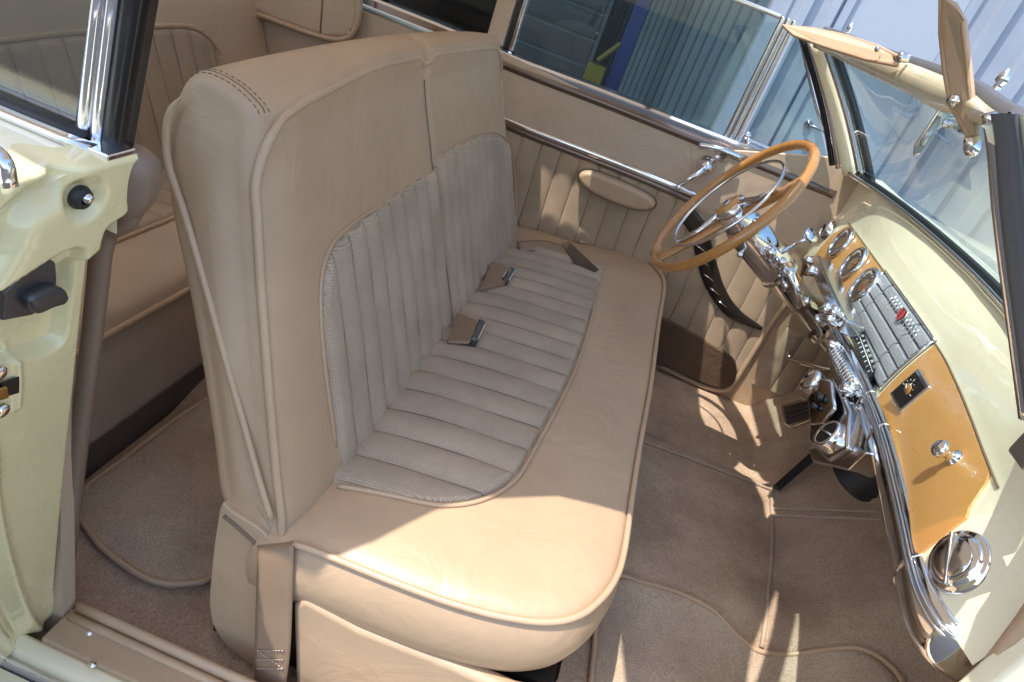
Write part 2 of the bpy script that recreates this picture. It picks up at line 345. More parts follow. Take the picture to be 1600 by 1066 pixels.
# -------- floor pan
YIN0, YIN1 = .62, 2.385
def FZ(x, y):
    x = np.asarray(x, float); y = np.asarray(y, float)
    z = .25 + .0 * x
    hump = sstep(1.12, 1.30, y) * (1 - sstep(1.80, 1.93, y)) * sstep(-.9, -.7, x) 
    z = z + .055 * hump
    z = z + np.clip(x - .80, 0, 2) * 1.05 * sstep(.78, .9, x)
    return z
def onfloor(px, py, off=0.):
    p = onz(px, py, .25)
    for _ in range(40):
        p = p * .5 + onz(px, py, float(FZ(p[0], p[1])) + off) * .5
    return p
X, Y = np.meshgrid(np.linspace(-.95, 1.35, 200), np.linspace(.55, 2.44, 160), indexing='ij')
Zf = FZ(X, Y)
MB().grid(np.stack([X, Y, Zf], -1)).build('floor_carpet', CARPET, car)
fl = D.objects['floor_carpet']
def ftube(px, r, name, m, off=.004, n=6, mb=None):
    q = cr(px, n); pts = [onfloor(x, y, off) for x, y in q]
    return pts
MB().tube(ftube([(1205, 762), (1207, 830), (1203, 900), (1196, 970), (1190, 1012)], .006, '', None), .0055).build('carpet_seam', CARPET_L, fl)
MB().tube(ftube([(1000, 688), (1100, 725), (1205, 765)], .006, '', None), .004).build('carpet_seam', CARPET_L, fl)
MB().tube(ftube([(1210, 795), (1290, 797), (1378, 800)], .006, '', None), .005).tube(ftube([(1210, 806), (1290, 808), (1380, 812)], .006, '', None), .005).build('carpet_seam', CARPET_L, fl)
# firewall + front body so nothing is open to the ground
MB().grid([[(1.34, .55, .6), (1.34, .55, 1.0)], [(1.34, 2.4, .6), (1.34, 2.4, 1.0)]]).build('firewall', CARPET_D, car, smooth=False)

# -------- mats (loose, rest on the carpet)
def slab_mat(name, outline, label, zoff=.012, n=6, m=CARPET_L, edge=PIPING, closed_pts=None, fn=onfloor):
    q = cr(outline, n, True)
    P = [fn(x, y, zoff) if fn is onfloor else fn(x, y) for x, y in q]
    c = np.mean(P, 0)
    mb = MB(); rings = []
    for k in np.linspace(0, 1, 14):
        R = []
        for p in P:
            s = c + (p - c) * k; R.append((s[0], s[1], float(FZ(s[0], s[1])) + zoff + .003 * math.sin(s[0] * 31) * math.sin(s[1] * 23)))
        rings.append(R)
    rings.append([(p[0], p[1], float(FZ(p[0], p[1])) + .001) for p in P])
    t = empty(name, (c[0], c[1], float(FZ(c[0], c[1]))), label, 'floor mat')
    inv = Matrix.Translation(-Vector((c[0], c[1], float(FZ(c[0], c[1])))))
    a = mb.grid(rings, cv=True).build('carpet_pile', m, t); a.matrix_parent_inverse = inv
    b = MB().tube([(p[0], p[1], float(FZ(p[0], p[1])) + zoff) for p in P], .0062, closed=True).build('edge_binding', edge, t); b.matrix_parent_inverse = inv
    return t
slab_mat('floor_mat', [(122, 778), (200, 712), (310, 632), (400, 600), (420, 800), (340, 895), (290, 912), (240, 908), (190, 880), (145, 838)], 'rounded beige floor mat with bound edge in the rear footwell behind the seat', .016)
slab_mat('floor_mat', [(955, 905), (1010, 912), (1065, 928), (1115, 955), (1150, 990), (1185, 1017), (1240, 1022), (1300, 1014), (1345, 1014), (1385, 1035), (1412, 1075), (1400, 1150), (1200, 1200), (950, 1160), (930, 1000)], 'beige floor mat with bound edge in the passenger footwell in front of the bench', .014)

# -------- rear compartment
YB0, YB1 = .62, 2.36
# cushion
def rcz(x, y): return .555 + .05 * sstep(-.83, -.95, x) - .0 * y
prof = [(-.79, .26), (-.795, .36), (-.80, .46), (-.812, .52), (-.815, .548), (-.84, .585), (-.90, .60), (-1.0, .60), (-1.15, .585), (-1.3, .56), (-1.5, .55)]
pr = cr([(a, 0, b) for a, b in prof], 5)
rseat = MB().grid([[(p[0], y, p[2]) for p in pr] for y in np.linspace(YB0, YB1, 30)]).build('rear_seat', LEATHER_TAN, car)
MB().tube([(-.818, y, .555) for y in np.linspace(YB0, YB1, 20)], .008).build('piping', PIPING, rseat)
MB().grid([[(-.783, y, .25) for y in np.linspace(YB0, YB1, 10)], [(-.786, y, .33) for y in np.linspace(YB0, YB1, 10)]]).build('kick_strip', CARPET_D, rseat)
def channels(u0, u1, pitch, lo, hi, surf, nrm, depth, nv=40, per=10, edge=.018):
    """tufted channel panel; u across channels, v along; lo(u), hi(u) its ends; surf(u,v)->point; nrm = outward unit vector"""
    nch = max(1, round((u1 - u0) / pitch)); W_ = (u1 - u0) / nch; nrm = np.array(nrm, float)
    ph_ = [0, .014] + list(np.linspace(.08, .92, per)) + [.986]
    cols = [(u0 + (c + p) * W_, p, c) for c in range(nch) for p in ph_] + [(u1, 0, nch)]
    rows = []
    for u, ph, c in cols:
        a, b = lo(u), hi(u); row = []
        for k in range(nv + 1):
            t = .5 - .5 * math.cos(math.pi * k / nv); v = a + (b - a) * t
            h = depth * (1 - abs(2 * ph - 1) ** 2.4) * (1 + .10 * math.sin(v * 37 + c * 2.1) + .05 * math.sin(v * 90 + c))
            if ph == 0: h = -.0018
            d = min(abs(v - a), abs(b - v), abs(u - u0), abs(u1 - u)); e = sstep(0, edge, d)
            wob = .0012 * math.sin(v * 23 + c * 1.7)
            row.append(surf(u + (wob if 0 < c < nch else 0), v) + nrm * (h * e + (-.006 + .0112 * e)))
        rows.append(row)
    mb = MB().grid(rows); n_ = len(ph_)
    for i in range(len(cols) - 1):
        if i % n_ in (0, n_ - 1):
            for j in range(nv): mb.m[i * nv + j] = 1
    return mb
SEAM_SHADE = mat('seam_shade', (.20, .16, .125), .9)  # crease shade along the cloth seams, put in as dark strips
# rear backrest (plane from (-1.26,.56) to (-1.52,1.1))
RB0 = np.array([-1.24, 0, .55]); RBd = np.array([-.20, 0, .52]); RBn = np.cross(np.array([0, 1, 0]), RBd); RBn /= np.linalg.norm(RBn)
if RBn[0] < 0: RBn = -RBn
def RB(y, v): return RB0 + RBd / .52 * v + np.array([0, y, 0])
rbk = MB().grid([[RB(y, v) - RBn * (.0 + .10 * (max(0, v - .44) / .12) ** 2) for v in np.linspace(-.05, .60, 20)] for y in np.linspace(YB0, YB1, 30)]).build('rear_backrest', LEATHER_TAN, car)
pip = [onp(x, y, RB0, RBn) for x, y in cr([(-120, 75), (0, 63), (80, 54), (200, 44), (275, 40), (310, 47), (335, 70), (350, 100), (362, 150), (368, 250)], 6)]
MB().tube(pip, .008).build('piping', PIPING, rbk)
ptsy = np.array([p[1] for p in pip]); ptsz = np.array([p[2] for p in pip]) - .55
o_ = np.argsort(ptsy)
yr_end = float(max(ptsy)) - .002
def rhi(u): return float(np.interp(u, ptsy[o_], ptsz[o_]))
channels(.70, yr_end, .078, lambda u: 0., rhi, lambda u, v: RB(u, v), RBn, .009).build('cloth_panel', [CLOTH_B, SEAM_SHADE], rbk)
# rear cushion cloth
p_a = onz(190, 378, .60); p_b = onz(258, 345, .60)
fx = (p_a[0] + p_b[0]) / 2
channels(.70, yr_end, .078, lambda u: -1.27, lambda u: fx, lambda u, v: np.array([v, u, float(np.interp(-v, [.84, .9, 1.0, 1.15, 1.3], [.585, .60, .60, .585, .56]))]), (0, 0, 1), .009).build('cloth_panel', [CLOTH_S, SEAM_SHADE], rseat)
MB().tube([(fx, y, .603) for y in np.linspace(.66, 2.3, 12)], .006).build('piping', PIPING, rseat)
# far quarter trim and armrest pad
qt = MB().box((-1.75, 2.385, .25), (-.52, 2.42, 1.09)).build('quarter_trim_panel', LEATHER_TAN, car, smooth=False)
pad = [ony(x, y, 2.34) for x, y in [(330, -40), (365, 5), (430, 32), (505, 58), (540, 60), (556, 42), (560, 10), (560, -60), (420, -90)]]
MB().prism(pad, (0, .05, 0)).build('armrest_pad', LEATHER_TAN, qt, bevel=.015)
MB().tube(cr([p + np.array([0, -.002, 0]) for p in pad[0:8]], 6), .009).build('piping', PIPING, qt)
sm = [ony(x, y, 2.338) for x, y in [(505, -20), (500, 56)]]
MB().tube(sm, .0025).build('seam', STITCH, qt)
MB().lathe(ony(545, 52, 2.337), (0, -1, 0), [(0, .009), (.004, .008), (.006, .001)]).build('button', LEATHER_TAN, qt)
# near side inner quarter panel (only its top/edge shows)
nq = MB().box((-1.75, .585, .25), (-.56, .61, 1.02)).build('quarter_trim_panel', LEATHER_TAN, car, smooth=False)

# -------- FRONT SEAT
YS0, YS1, YC = .68, 2.24, 1.445
seat_label = None
# profile on the near end plane
TP = .14
EP0 = (0, YS0, .6); EPn = (0, 1, -TP)
def onend(px, py, off=0.): return onp(px, py, (0, YS0 + off, .6), EPn)
front = [onend(x, y) for x, y in [(440, 838), (428, 740), (415, 600), (403, 440), (396, 300), (396, 235), (397, 205), (394, 188)]]
top = [onend(x, y) for x, y in [(380, 168), (352, 143), (318, 126), (292, 128), (270, 152)]]
rear = [onend(x, y) for x, y in [(256, 205), (252, 260), (262, 340), (284, 440), (306, 560), (325, 680), (343, 790)]]
bot = [onend(x, y) for x, y in [(390, 830)]]
prof = cr([(p[0], 0, p[2]) for p in front + top + rear + bot], 6, True)
prof = np.array([(p[0], p[2]) for p in prof])
npf = len(prof)
tan = np.roll(prof, -1, 0) - np.roll(prof, 1, 0); nr = np.stack([tan[:, 1], -tan[:, 0]], 1); nr /= np.linalg.norm(nr, axis=1)[:, None] + 1e-9
cc = prof.mean(0)
if ((prof - cc) * nr).sum() < 0: nr = -nr
fl_front = np.array([(p[0], p[2]) for p in front])[::-1]
def FX(z):
    """front face x at height z (flat base)"""
    a = np.array([(p[0], p[2]) for p in front]); o = np.argsort(a[:, 1]); return np.interp(z, a[o, 1], a[o, 0])
def bulge(y, z):
    """leather front face relief"""
    e = max(0, min(y - YS0 - TP * (z - .6), YS1 - TP * (z - .6) - y)); c = abs(y - YC)
    b = .022 * (1 - math.exp(-e / .05)) 
    b -= .017 * math.exp(-(c / .013) ** 2) * sstep(.55, 1.0, z) 
    b -= .048 * float(sstep(.72, 1.25, y)) * (z - .6) / .57
    b += .010 * math.sin(max(0, min(1, (z - .6) / .55)) * math.pi) * (1 - math.exp(-e / .05))
    return b
crown = lambda y: .034 * max(0., math.sin(math.pi * min(1., max(0., (y - YS0 - .04) / (YS1 - YS0 - .08))))) ** .6
def section(y, inset=0.):
    pts = []
    y0_ = y
    wt = 1 - 2 * (y0_ - YS0) / (YS1 - YS0)
    for (x, z), n in zip(prof, nr):
        y = y0_ + TP * (z - .6) * wt
        fr = sstep(-.2, .75, n[0]); tp = sstep(.1, .8, n[1])
        x2 = x - n[0] * inset + fr * (bulge(y, z) if inset == 0 or True else 0)
        z2 = z - n[1] * inset + tp * (crown(y) - .011 * math.exp(-((y - YC) / .016) ** 2))
        pts.append((x2, y, z2))
    return pts
rr = .020
ys = [YS0 + rr * (1 - math.cos(a)) for a in np.linspace(0, math.pi / 2, 7)] 
ins = [rr * (1 - math.sin(a)) for a in np.linspace(0, math.pi / 2, 7)]
mid = list(np.linspace(YS0 + rr, YC - .08, 22)[1:]) + list(np.linspace(YC - .08, YC + .08, 33)[1:]) + list(np.linspace(YC + .08, YS1 - rr, 22)[1:-1])
rows = [section(y, i) for y, i in zip(ys, ins)] + [section(y) for y in mid] + [section(YS1 - (y - YS0), i) for y, i in zip(ys[::-1], ins[::-1])]
seatb = MB().grid(rows, cv=True)
def endcap(ring, sg):
    ring = np.array(ring); K = 6 * 10
    A_ = ring[:K + 1]; B_ = np.concatenate([ring[:1], ring[::-1][:npf - K]])
    def fr_(c):
        d = np.concatenate([[0], np.cumsum(np.linalg.norm(np.diff(c, axis=0), axis=1))]); return d / d[-1]
    fa, fb = fr_(A_), fr_(B_)
    at = lambda c, f, q: np.array([np.interp(q, f, c[:, k]) for k in range(3)])
    fr2 = np.concatenate([fa, fb[::-1][1:-1]])
    lo_ = (at(A_, fa, .16) + at(B_, fb, .16)) / 2; hi_ = (at(A_, fa, .84) + at(B_, fb, .84)) / 2
    mid_ = np.array([lo_ + (hi_ - lo_) * min(1, max(0, (q - .16) / .68)) for q in fr2])
    out = []
    for k in (1., .95, .88, .8, .7, .6, .45, .3, .15, 0.):
        e_ = np.sin(np.pi * np.clip(fr2, .02, .98))[:, None] ** .4
        em_ = np.sin(np.pi * np.clip(fr2, .16, .84))[:, None] ** .4
        out.append(mid_ + (ring - mid_) * k + np.array([0, sg * .010, 0]) * (e_ * k + em_ * (1 - k)) * (1 - k ** 2) ** 2)
    return out
seatb.grid(endcap(rows[0], -1), cv=True).grid(endcap(rows[-1], 1), cv=True)
seatb = seatb.build('front_backrest', LEATHER, car)
# big front piping: near half and far half
def fp(y, z, off=.004): return np.array([FX(z) + bulge(y, z) + off, y, z])
ztop = float(front[-1][2])
zc_ = ztop + .004
def tp(z): return TP * (z - .6)
YT = tp(ztop)
near_pipe = [fp(YS0 + .004 + tp(z), z, -.001) for z in np.linspace(.585, ztop - .075, 14)] + [fp(YS0 + YT + .010, ztop - .034, .002), fp(YS0 + YT + .028, ztop - .012, .002), fp(YS0 + YT + .055, ztop + .002, .001)] + \
            [fp(y, ztop + crown(y) * .75 + .0, -.002) for y in np.linspace(YS0 + YT + .12, YC - .05, 14)] + [fp(YC - .02, ztop + .014, .0), fp(YC - .004, ztop + .004, .004)]
far_pipe = [fp(YC + .004, ztop + .004, .004), fp(YC + .02, ztop + .014, .0)] + [fp(y, ztop + crown(y) * .75, -.002) for y in np.linspace(YC + .05, YS1 - YT - .12, 14)] + \
           [fp(YS1 - YT - .075, ztop - .002, .001), fp(YS1 - YT - .038, ztop - .018, .002), fp(YS1 - YT - .018, ztop - .045, .002)] + [fp(YS1 - .010 - tp(z), z, .0) for z in np.linspace(ztop - .075, .585, 14)]
MB().tube(cr(near_pipe, 3), .0068).build('piping', PIPING, seatb)
MB().tube(cr(far_pipe, 3), .0068).build('piping', PIPING, seatb)
MB().tube([fp(YC, z, .013) for z in np.linspace(.62, ztop - .02, 20)], .0012).build('centre_seam', STITCH, seatb)
# second piping on the side (rear shell edge)
sp = [onend(x, y, -.009) for x, y in cr([(285, 150), (268, 172), (260, 205), (264, 260), (290, 340), (322, 450), (352, 560), (380, 660), (405, 750), (424, 812)], 5)]
MB().tube(sp, list(np.interp(np.linspace(0, 1, len(sp)), [0, .12, 1], [.001, .0052, .0052]))).build('piping', PIPING, seatb)
# headrest-corner double stitch on top near corner
def dashes(path, r=.0012, dl=.006, gap=.004):
    mb = MB(); path = [np.array(p) for p in path]; d = [0]
    for a, b in zip(path[:-1], path[1:]): d.append(d[-1] + np.linalg.norm(b - a))
    A = np.array(path); s = 0
    at = lambda q: np.array([np.interp(q, d, A[:, k]) for k in range(3)])
    while s + dl < d[-1]:
        mb.tube([at(s), at(s + dl / 2), at(s + dl)], r, 5); s += dl + gap
    return mb
# stitches run over the top shoulder along the profile at a fixed y, from rear top to the front piping
def prof_path(y, ia, ib, off=.001):
    d_y = y - YS0; s = section(y, rr * (1 - math.sin(math.acos(max(-1, 1 - d_y / rr)))) if d_y < rr else 0.); out = []
    for k in range(ia, ib + 1):
        p = np.array(s[k % npf]); out.append(p + np.array([nr[k % npf][0], 0, nr[k % npf][1]]) * off)
    return out
iF = 6 * 7; iT = 6 * 12
for dy in (.0, .016):
    a = prof_path(YS0 + .012 + dy, iF, iT, .0004); dashes(a, .0006, .005, .0035).build('stitching', STITCH, seatb)
MB().tube(prof_path(YS0 + .020, iF, iT, -.0004), .0011).build('stitching', STITCH, seatb)
# cloth panels on the backrest
FP0 = np.array([FX(.6), 0, .6]); FPd = np.array([FX(1.1) - FX(.6), 0, .5]); FPn = np.cross(np.array([0, 1, 0.]), FPd); FPn /= np.linalg.norm(FPn)
if FPn[0] < 0: FPn = -FPn
def outl(px): 
    q = []
    for x, y in cr(px, 6):
        p = onp(x, y, FP0, FPn)
        for _ in range(40): p = .5 * p + .5 * onx(x, y, float(FX(p[2])) + bulge(p[1], p[2]) + .006)
        q.append(p)
    return q
nearo = outl([(528, 700), (513, 590), (505, 500), (507, 430), (524, 382), (560, 347), (610, 316), (655, 285), (686, 262)])
faro = outl([(692, 238), (718, 222), (750, 210), (778, 209), (793, 222), (803, 255), (808, 310), (806, 370)])
def mk(o):
    y = np.array([p[1] for p in o]); z = np.array([p[2] for p in o]); s = np.argsort(y); return y[s], z[s]
ny, nz = mk(nearo); fy, fz = mk(faro)
yl = float(min(ny)); 
nz2 = nz.copy()
nearz = lambda u: float(np.interp(u, ny[ny > -9], np.maximum.accumulate(nz)))
fpk = int(np.argmax(fz))
fzz = fz.copy(); fzz[fpk:] = np.minimum.accumulate(fz[fpk:]); fzz[:fpk + 1] = np.maximum.accumulate(fz[:fpk + 1])
farz = lambda u: float(np.interp(u, fy, fzz))
bsurf = lambda u, v: np.array([FX(v) + bulge(u, v), u, v])
channels(yl, YC - .006, .066, lambda u: .56, nearz, bsurf, FPn, .0095, nv=60, per=12).build('cloth_panel', [CLOTH_B, SEAM_SHADE], seatb)
channels(YC + .006, float(max(fy)) - .003, .066, lambda u: .56, farz, bsurf, FPn, .0095, nv=60, per=12).build('cloth_panel', [CLOTH_B, SEAM_SHADE], seatb)
MB().tube([bsurf(u, nearz(u)) + FPn * .001 for u in np.linspace(yl, YC - .006, 60)] if False else [bsurf(p[1], p[2]) + FPn * .002 for p in nearo], .0032).build('panel_welt', LEATHER, seatb)
MB().tube([bsurf(p[1], p[2]) + FPn * .002 for p in faro], .0032).build('panel_welt', LEATHER, seatb)

# cushion
def base_z(x): return .600 + .10 * (x + .26)
XC0, XC1 = -.27, .30
def TZ(x, y):
    a = (x - .01) / .30; b = (y - 1.46) / .80
    return base_z(x) + .026 * max(0, 1 - a ** 4) * max(0, 1 - b ** 8) - .012 * math.exp(-((y - YC) / .02) ** 2) * 0
CN = np.array([-.10, 0, 1.]); CN /= np.linalg.norm(CN)
rim_px = [(460, 848), (515, 868), (600, 902), (700, 939), (780, 962), (850, 973), (898, 966), (932, 942), (955, 910), (968, 870), (982, 780), (995, 700), (1012, 610), (1026, 510), (1036, 450), (1030, 425), (1005, 402), (960, 386), (905, 378)]
rim = [onp(x, y, (-.26, 0, .600), CN) for x, y in cr(rim_px, 6)]
farback = [np.array([-.16, rim[-1][1] + .01, 0]), np.array([-.30, rim[-1][1], 0])]
rim = rim + farback + [np.array([-.32, 1.8, 0]), np.array([-.32, 1.2, 0]), np.array([-.32, .72, 0]), np.array([-.29, .672, 0])]
rim = [np.array([p[0], p[1], TZ(p[0], p[1])]) for p in rim]
cen = np.array([0.0, 1.46, 0])
rings = []
NR = 26
for k in np.linspace(0.0, 1, NR):
    R = []
    for p in rim:
        q = cen + (np.array([p[0], p[1], 0]) - cen) * k
        # stretch: denser centre line
        R.append((q[0], q[1], TZ(q[0], q[1]) - .006 * sstep(.96, 1, k)))
    rings.append(R)
A = np.array([[p[0], p[1]] for p in rim]); tn = np.roll(A, -1, 0) - np.roll(A, 1, 0); no = np.stack([tn[:, 1], -tn[:, 0]], 1); no /= np.linalg.norm(no, axis=1)[:, None] + 1e-9
if ((A - cen[:2]) * no).sum() < 0: no = -no
for o, dz in ((.004, -.012), (.012, -.03), (.018, -.055), (.018, -.085), (.010, -.115), (-.006, -.145), (-.03, -.165), (-.06, -.17)):
    rings.append([(p[0] + n[0] * o, p[1] + n[1] * o, p[2] + dz) for p, n in zip(rim, no)])
cush = MB().grid(rings, cv=True).build('front_cushion', LEATHER, car)
nrim = len(cr(rim_px, 6))
MB().tube([p + np.array([n[0] * .003, n[1] * .003, -.001]) for p, n in zip(rim[:nrim], no[:nrim])], .0058).build('piping', PIPING, cush)
# cushion cloth
cl_px = [(530, 752), (570, 762), (620, 774), (665, 785), (705, 789), (745, 784), (780, 770), (808, 748), (826, 720), (845, 685), (872, 635), (898, 580), (917, 525), (930, 470), (936, 432), (925, 415), (905, 403), (870, 395), (820, 390)]
co = [onp(x, y, (0, 0, TZ(0, 1.4)), CN) for x, y in cr(cl_px, 6)]
cy = np.array([p[1] for p in co]); cx = np.array([p[0] for p in co])
kmin = int(np.argmin(cy)); kmax = int(np.argmax(cy))
# x_front(y)
cyy = cy[kmin:kmax + 1]; cxx = np.maximum.accumulate(cx[kmin:kmax + 1]); cyy = np.maximum.accumulate(cyy)
cy0 = float(cyy[0]) + .002; cy1 = float(cyy[-1]) - .002
cfront = lambda u: float(np.interp(u, cyy, cxx))
csurf = lambda u, v: np.array([v, u, TZ(v, u)])
channels(cy0, cy1, .078, lambda u: -.30, cfront, csurf, (0, 0, 1), .0095, nv=60, per=12).build('cloth_panel', [CLOTH_S, SEAM_SHADE], cush)
MB().tube([np.array([p[0], p[1], TZ(p[0], p[1]) + .003]) for p in co], .0044).build('panel_piping', LEATHER, cush)
# base panels under the cushion
bp_ = [ony(x, y, .655) for x, y in [(455, 945), (475, 938), (560, 985), (700, 1040), (800, 1085), (870, 1100), (860, 1350), (470, 1350)]]
base = MB().prism(bp_, (0, .03, 0)).build('seat_base', LEATHER, car, bevel=.012, seg=4)
MB().box((-.36, .70, .26), (.22, 2.22, .50)).box((-.352, .705, .501), (-.29, 2.20, .60)).build('base_frame_gap_shade', BLACK, base, smooth=False)  # upper black box put in for the dark gap under the backrest
fb = [(.205, .67, .50), (.225, .72, .50), (.235, 1.0, .49), (.235, 2.2, .49)]
MB().grid([[(a + .0, b, c) for a, b, c in fb], [(a - .01, b, .27) for a, b, c in fb]]).build('front_valance', LEATHER, base)
# rear side shield (rounded shell at the back corner)
sh = cr([ony(x, y, .69) for x, y in [(343, 790), (337, 840), (331, 900), (328, 950), (340, 990), (370, 1022), (408, 1040)]], 6)
mbs = MB(); rows = []
topl = [ony(x, y, .668) for x, y in [(352, 792), (375, 812), (402, 838), (412, 845)]]
outline = [ony(x, y, .668) for x, y in cr([(346, 788), (362, 800), (418, 840), (422, 900), (420, 960), (418, 1045), (372, 1025), (340, 992), (327, 950), (330, 890), (337, 830)], 4, True)]
MB().prism(outline, (0, .06, 0)).build('side_shield', LEATHER, base, bevel=.016, seg=5)
MB().tube([ony(x, y, .667) for x, y in cr([(350, 806), (374, 826), (402, 852)], 6)], .0035).build('shield_welt', STITCH, base)
# near seat belt
def ribbon(path, wdir, wd, th=.0016):
    mb = MB(); rows = []
    for p, w_ in zip(path, wdir):
        p = np.array(p, float); w_ = np.array(w_, float); w_ /= np.linalg.norm(w_); rows.append([p + w_ * s * wd / 2 for s in np.linspace(-1, 1, 7)])
    return mb.grid(rows)
def solid(o, t):
    s = o.modifiers.new('s', 'SOLIDIFY'); s.thickness = t; s.offset = 0; return o
bl = [ony(x, y, yy) for x, y, yy in [(432, 830, .70), (432, 850, .662), (431, 900, .650), (429, 960, .645), (426, 1020, .640), (421, 1075, .635)]]
br_ = [ony(x, y, yy) for x, y, yy in [(404, 840, .70), (403, 855, .662), (402, 900, .650), (400, 960, .645), (399, 1020, .640), (398, 1075, .635)]]
brr = [ony(x, y, yy) for x, y, yy in [(459, 840, .70), (459, 855, .662), (458, 900, .650), (456, 960, .645), (453, 1020, .640), (446, 1075, .635)]]
L = cr(br_, 8); Rr = cr(brr, 8)
rows = [[l + (r - l) * t + np.array([0, -.002 * math.sin(t * math.pi), 0]) for t in np.linspace(0, 1, 9)] for l, r in zip(L, Rr)]
belt = solid(MB().grid(rows).build('seat_belt', BELT, car), .003)
lo = len(L) - 10
sl_ = [L[i] + (Rr[i] - L[i]) * .1 + np.array([0, -.005, 0]) for i in range(lo, len(L))]
sr_ = [L[i] + (Rr[i] - L[i]) * .9 + np.array([0, -.005, 0]) for i in range(lo, len(L))]
mbst = dashes([sl_[0], sr_[0]], .0012, .004, .002)
WST = mat('pale_thread', (.42, .33, .26), .7)
for a, b in ((sl_[0], sr_[0]), (sl_[2], sr_[2]), (sl_[4], sr_[4]), (sl_[0], sr_[4])):
    m2 = dashes([a, b], .0011, .004, .002); mbst.add(m2.v, m2.f)
mbst.build('stitching', WST, belt)
# two buckled belt ends between cushion and backrest
def buckle_belt(q, tip, y0, name):
    """q: four photo corners on the cushion (left, right at root; left, right at buckle)"""
    hz = lambda x, y, h: onp(x, y, (0, 0, TZ(0, 1.4) + h), CN)
    a, b, c2, d = [hz(*p) for p in q]
    rows = []
    for t in np.linspace(0, 1, 12):
        l = a + (c2 - a) * t; r = b + (d - b) * t
        rows.append([l + (r - l) * s + np.array([0, 0, .010 * math.sin(t * math.pi)]) for s in np.linspace(0, 1, 6)])
    o = solid(MB().grid(rows).build(name, BELT, car), .003)
    return o, c2, d
def lap(px_poly, hs, bk, name='lap_belt'):
    top_ = [onp(x, y, (0, 0, TZ(0, 1.4) + h), CN) for (x, y), h in zip(px_poly, hs)]
    mb = MB().prism(top_, (0, 0, -.009)); o = mb.build(name, BELT, car, bevel=.004, seg=3)
    a, b = [onp(x, y, (0, 0, TZ(0, 1.4) + h), CN) for x, y, h in bk]
    d = b - a; L_ = np.linalg.norm(d); d /= L_; up = np.array([0, 0, 1.]); s = np.cross(d, up); s /= np.linalg.norm(s)
    q = [a - s * .007, b - s * .007, b + s * .012, a + s * .012]
    MB().prism([p + np.array([0, 0, -.018]) for p in q], (0, 0, .028)).build('buckle', DARKMET, o, bevel=.006, seg=3)
    q2 = [a + d * .008 - s * .0085, b - d * .008 - s * .0085, b - d * .008 + s * .0135, a + d * .008 + s * .0135]
    MB().prism([p + np.array([0, 0, -.012]) for p in q2], (0, 0, .019)).build('buckle_button', CHROME_W, o, bevel=.001)
    return o
lap([(706, 520), (714, 487), (748, 500), (743, 512), (734, 535), (699, 533)], [.012, .03, .045, .045, .022, .012], [(737, 534, .02), (751, 503, .04)])
lap([(752, 450), (768, 408), (800, 420), (795, 432), (788, 442), (758, 450)], [.012, .03, .045, .045, .022, .012], [(787, 440, .02), (799, 421, .035)])
# far lap belt lying over the cushion's outer edge
fb1 = cr([onp(x, y, (0, 0, TZ(0, 1.4) + .012), CN) for x, y in [(808, 378), (850, 376), (885, 386), (905, 400), (925, 415)]], 6)
fb2 = cr([onp(x, y, (0, 0, TZ(0, 1.4) + .006), CN) for x, y in [(812, 392), (850, 392), (878, 400), (898, 412), (912, 424)]], 6)
o = solid(MB().grid([[a + (b - a) * t for t in np.linspace(0, 1, 5)] for a, b in zip(fb1, fb2)]).build('lap_belt', BELT, car), .003)
tp = [onp(x, y, (0, 0, TZ(0, 1.4) + .016), CN) for x, y in [(878, 380), (888, 376), (936, 421), (930, 426), (900, 412)]]
MB().prism(tp, (0, 0, -.006)).build('belt_tongue', BROWNMET, o, bevel=.002)

# -------- DRIVER DOOR (inner face at y = YD)
YD = 2.385
def DP(px, py, y=YD): return ony(px, py, y)
beltz = 1.105
dpan = MB().box((-.50, YD + .004, .20), (.80, YD + .04, 1.06)).build('driver_door', LEATHER, car, smooth=False)
ft = [DP(x, y, YD) for x, y in [(760, 170), (830, 205), (960, 254), (1095, 310)]]
tz = lambda x: float(np.interp(x, [p[0] for p in ft], [p[2] for p in ft]))
channels(-.50, .75, .072, lambda u: .36, lambda u: tz(u) - .012, lambda u, v: np.array([u - .05 * (v - .6), YD, v]), (0, -1, 0), .0065).build('pleated_panel', [CLOTH_D, SEAM_SHADE], dpan)
# smooth forward panel
fpn = [DP(x, y, YD - .006) for x, y in cr([(1078, 312), (1098, 345), (1106, 400), (1118, 452), (1148, 492), (1196, 512), (1232, 460), (1262, 410), (1290, 370), (1330, 330)], 5)] + [DP(1360, 250, YD - .006), DP(1080, 230, YD - .006)]
MB().prism(fpn, (0, .014, 0)).build('upper_panel', LEATHER_TAN, dpan, bevel=.004)
up_ = [DP(x, y, YD - .004) for x, y in [(740, 60), (740, 170), (830, 202), (960, 250), (1095, 306), (1100, 225), (1000, 185)]]
MB().prism(up_, (0, .012, 0)).build('upper_panel', LEATHER_TAN, dpan, bevel=.004)
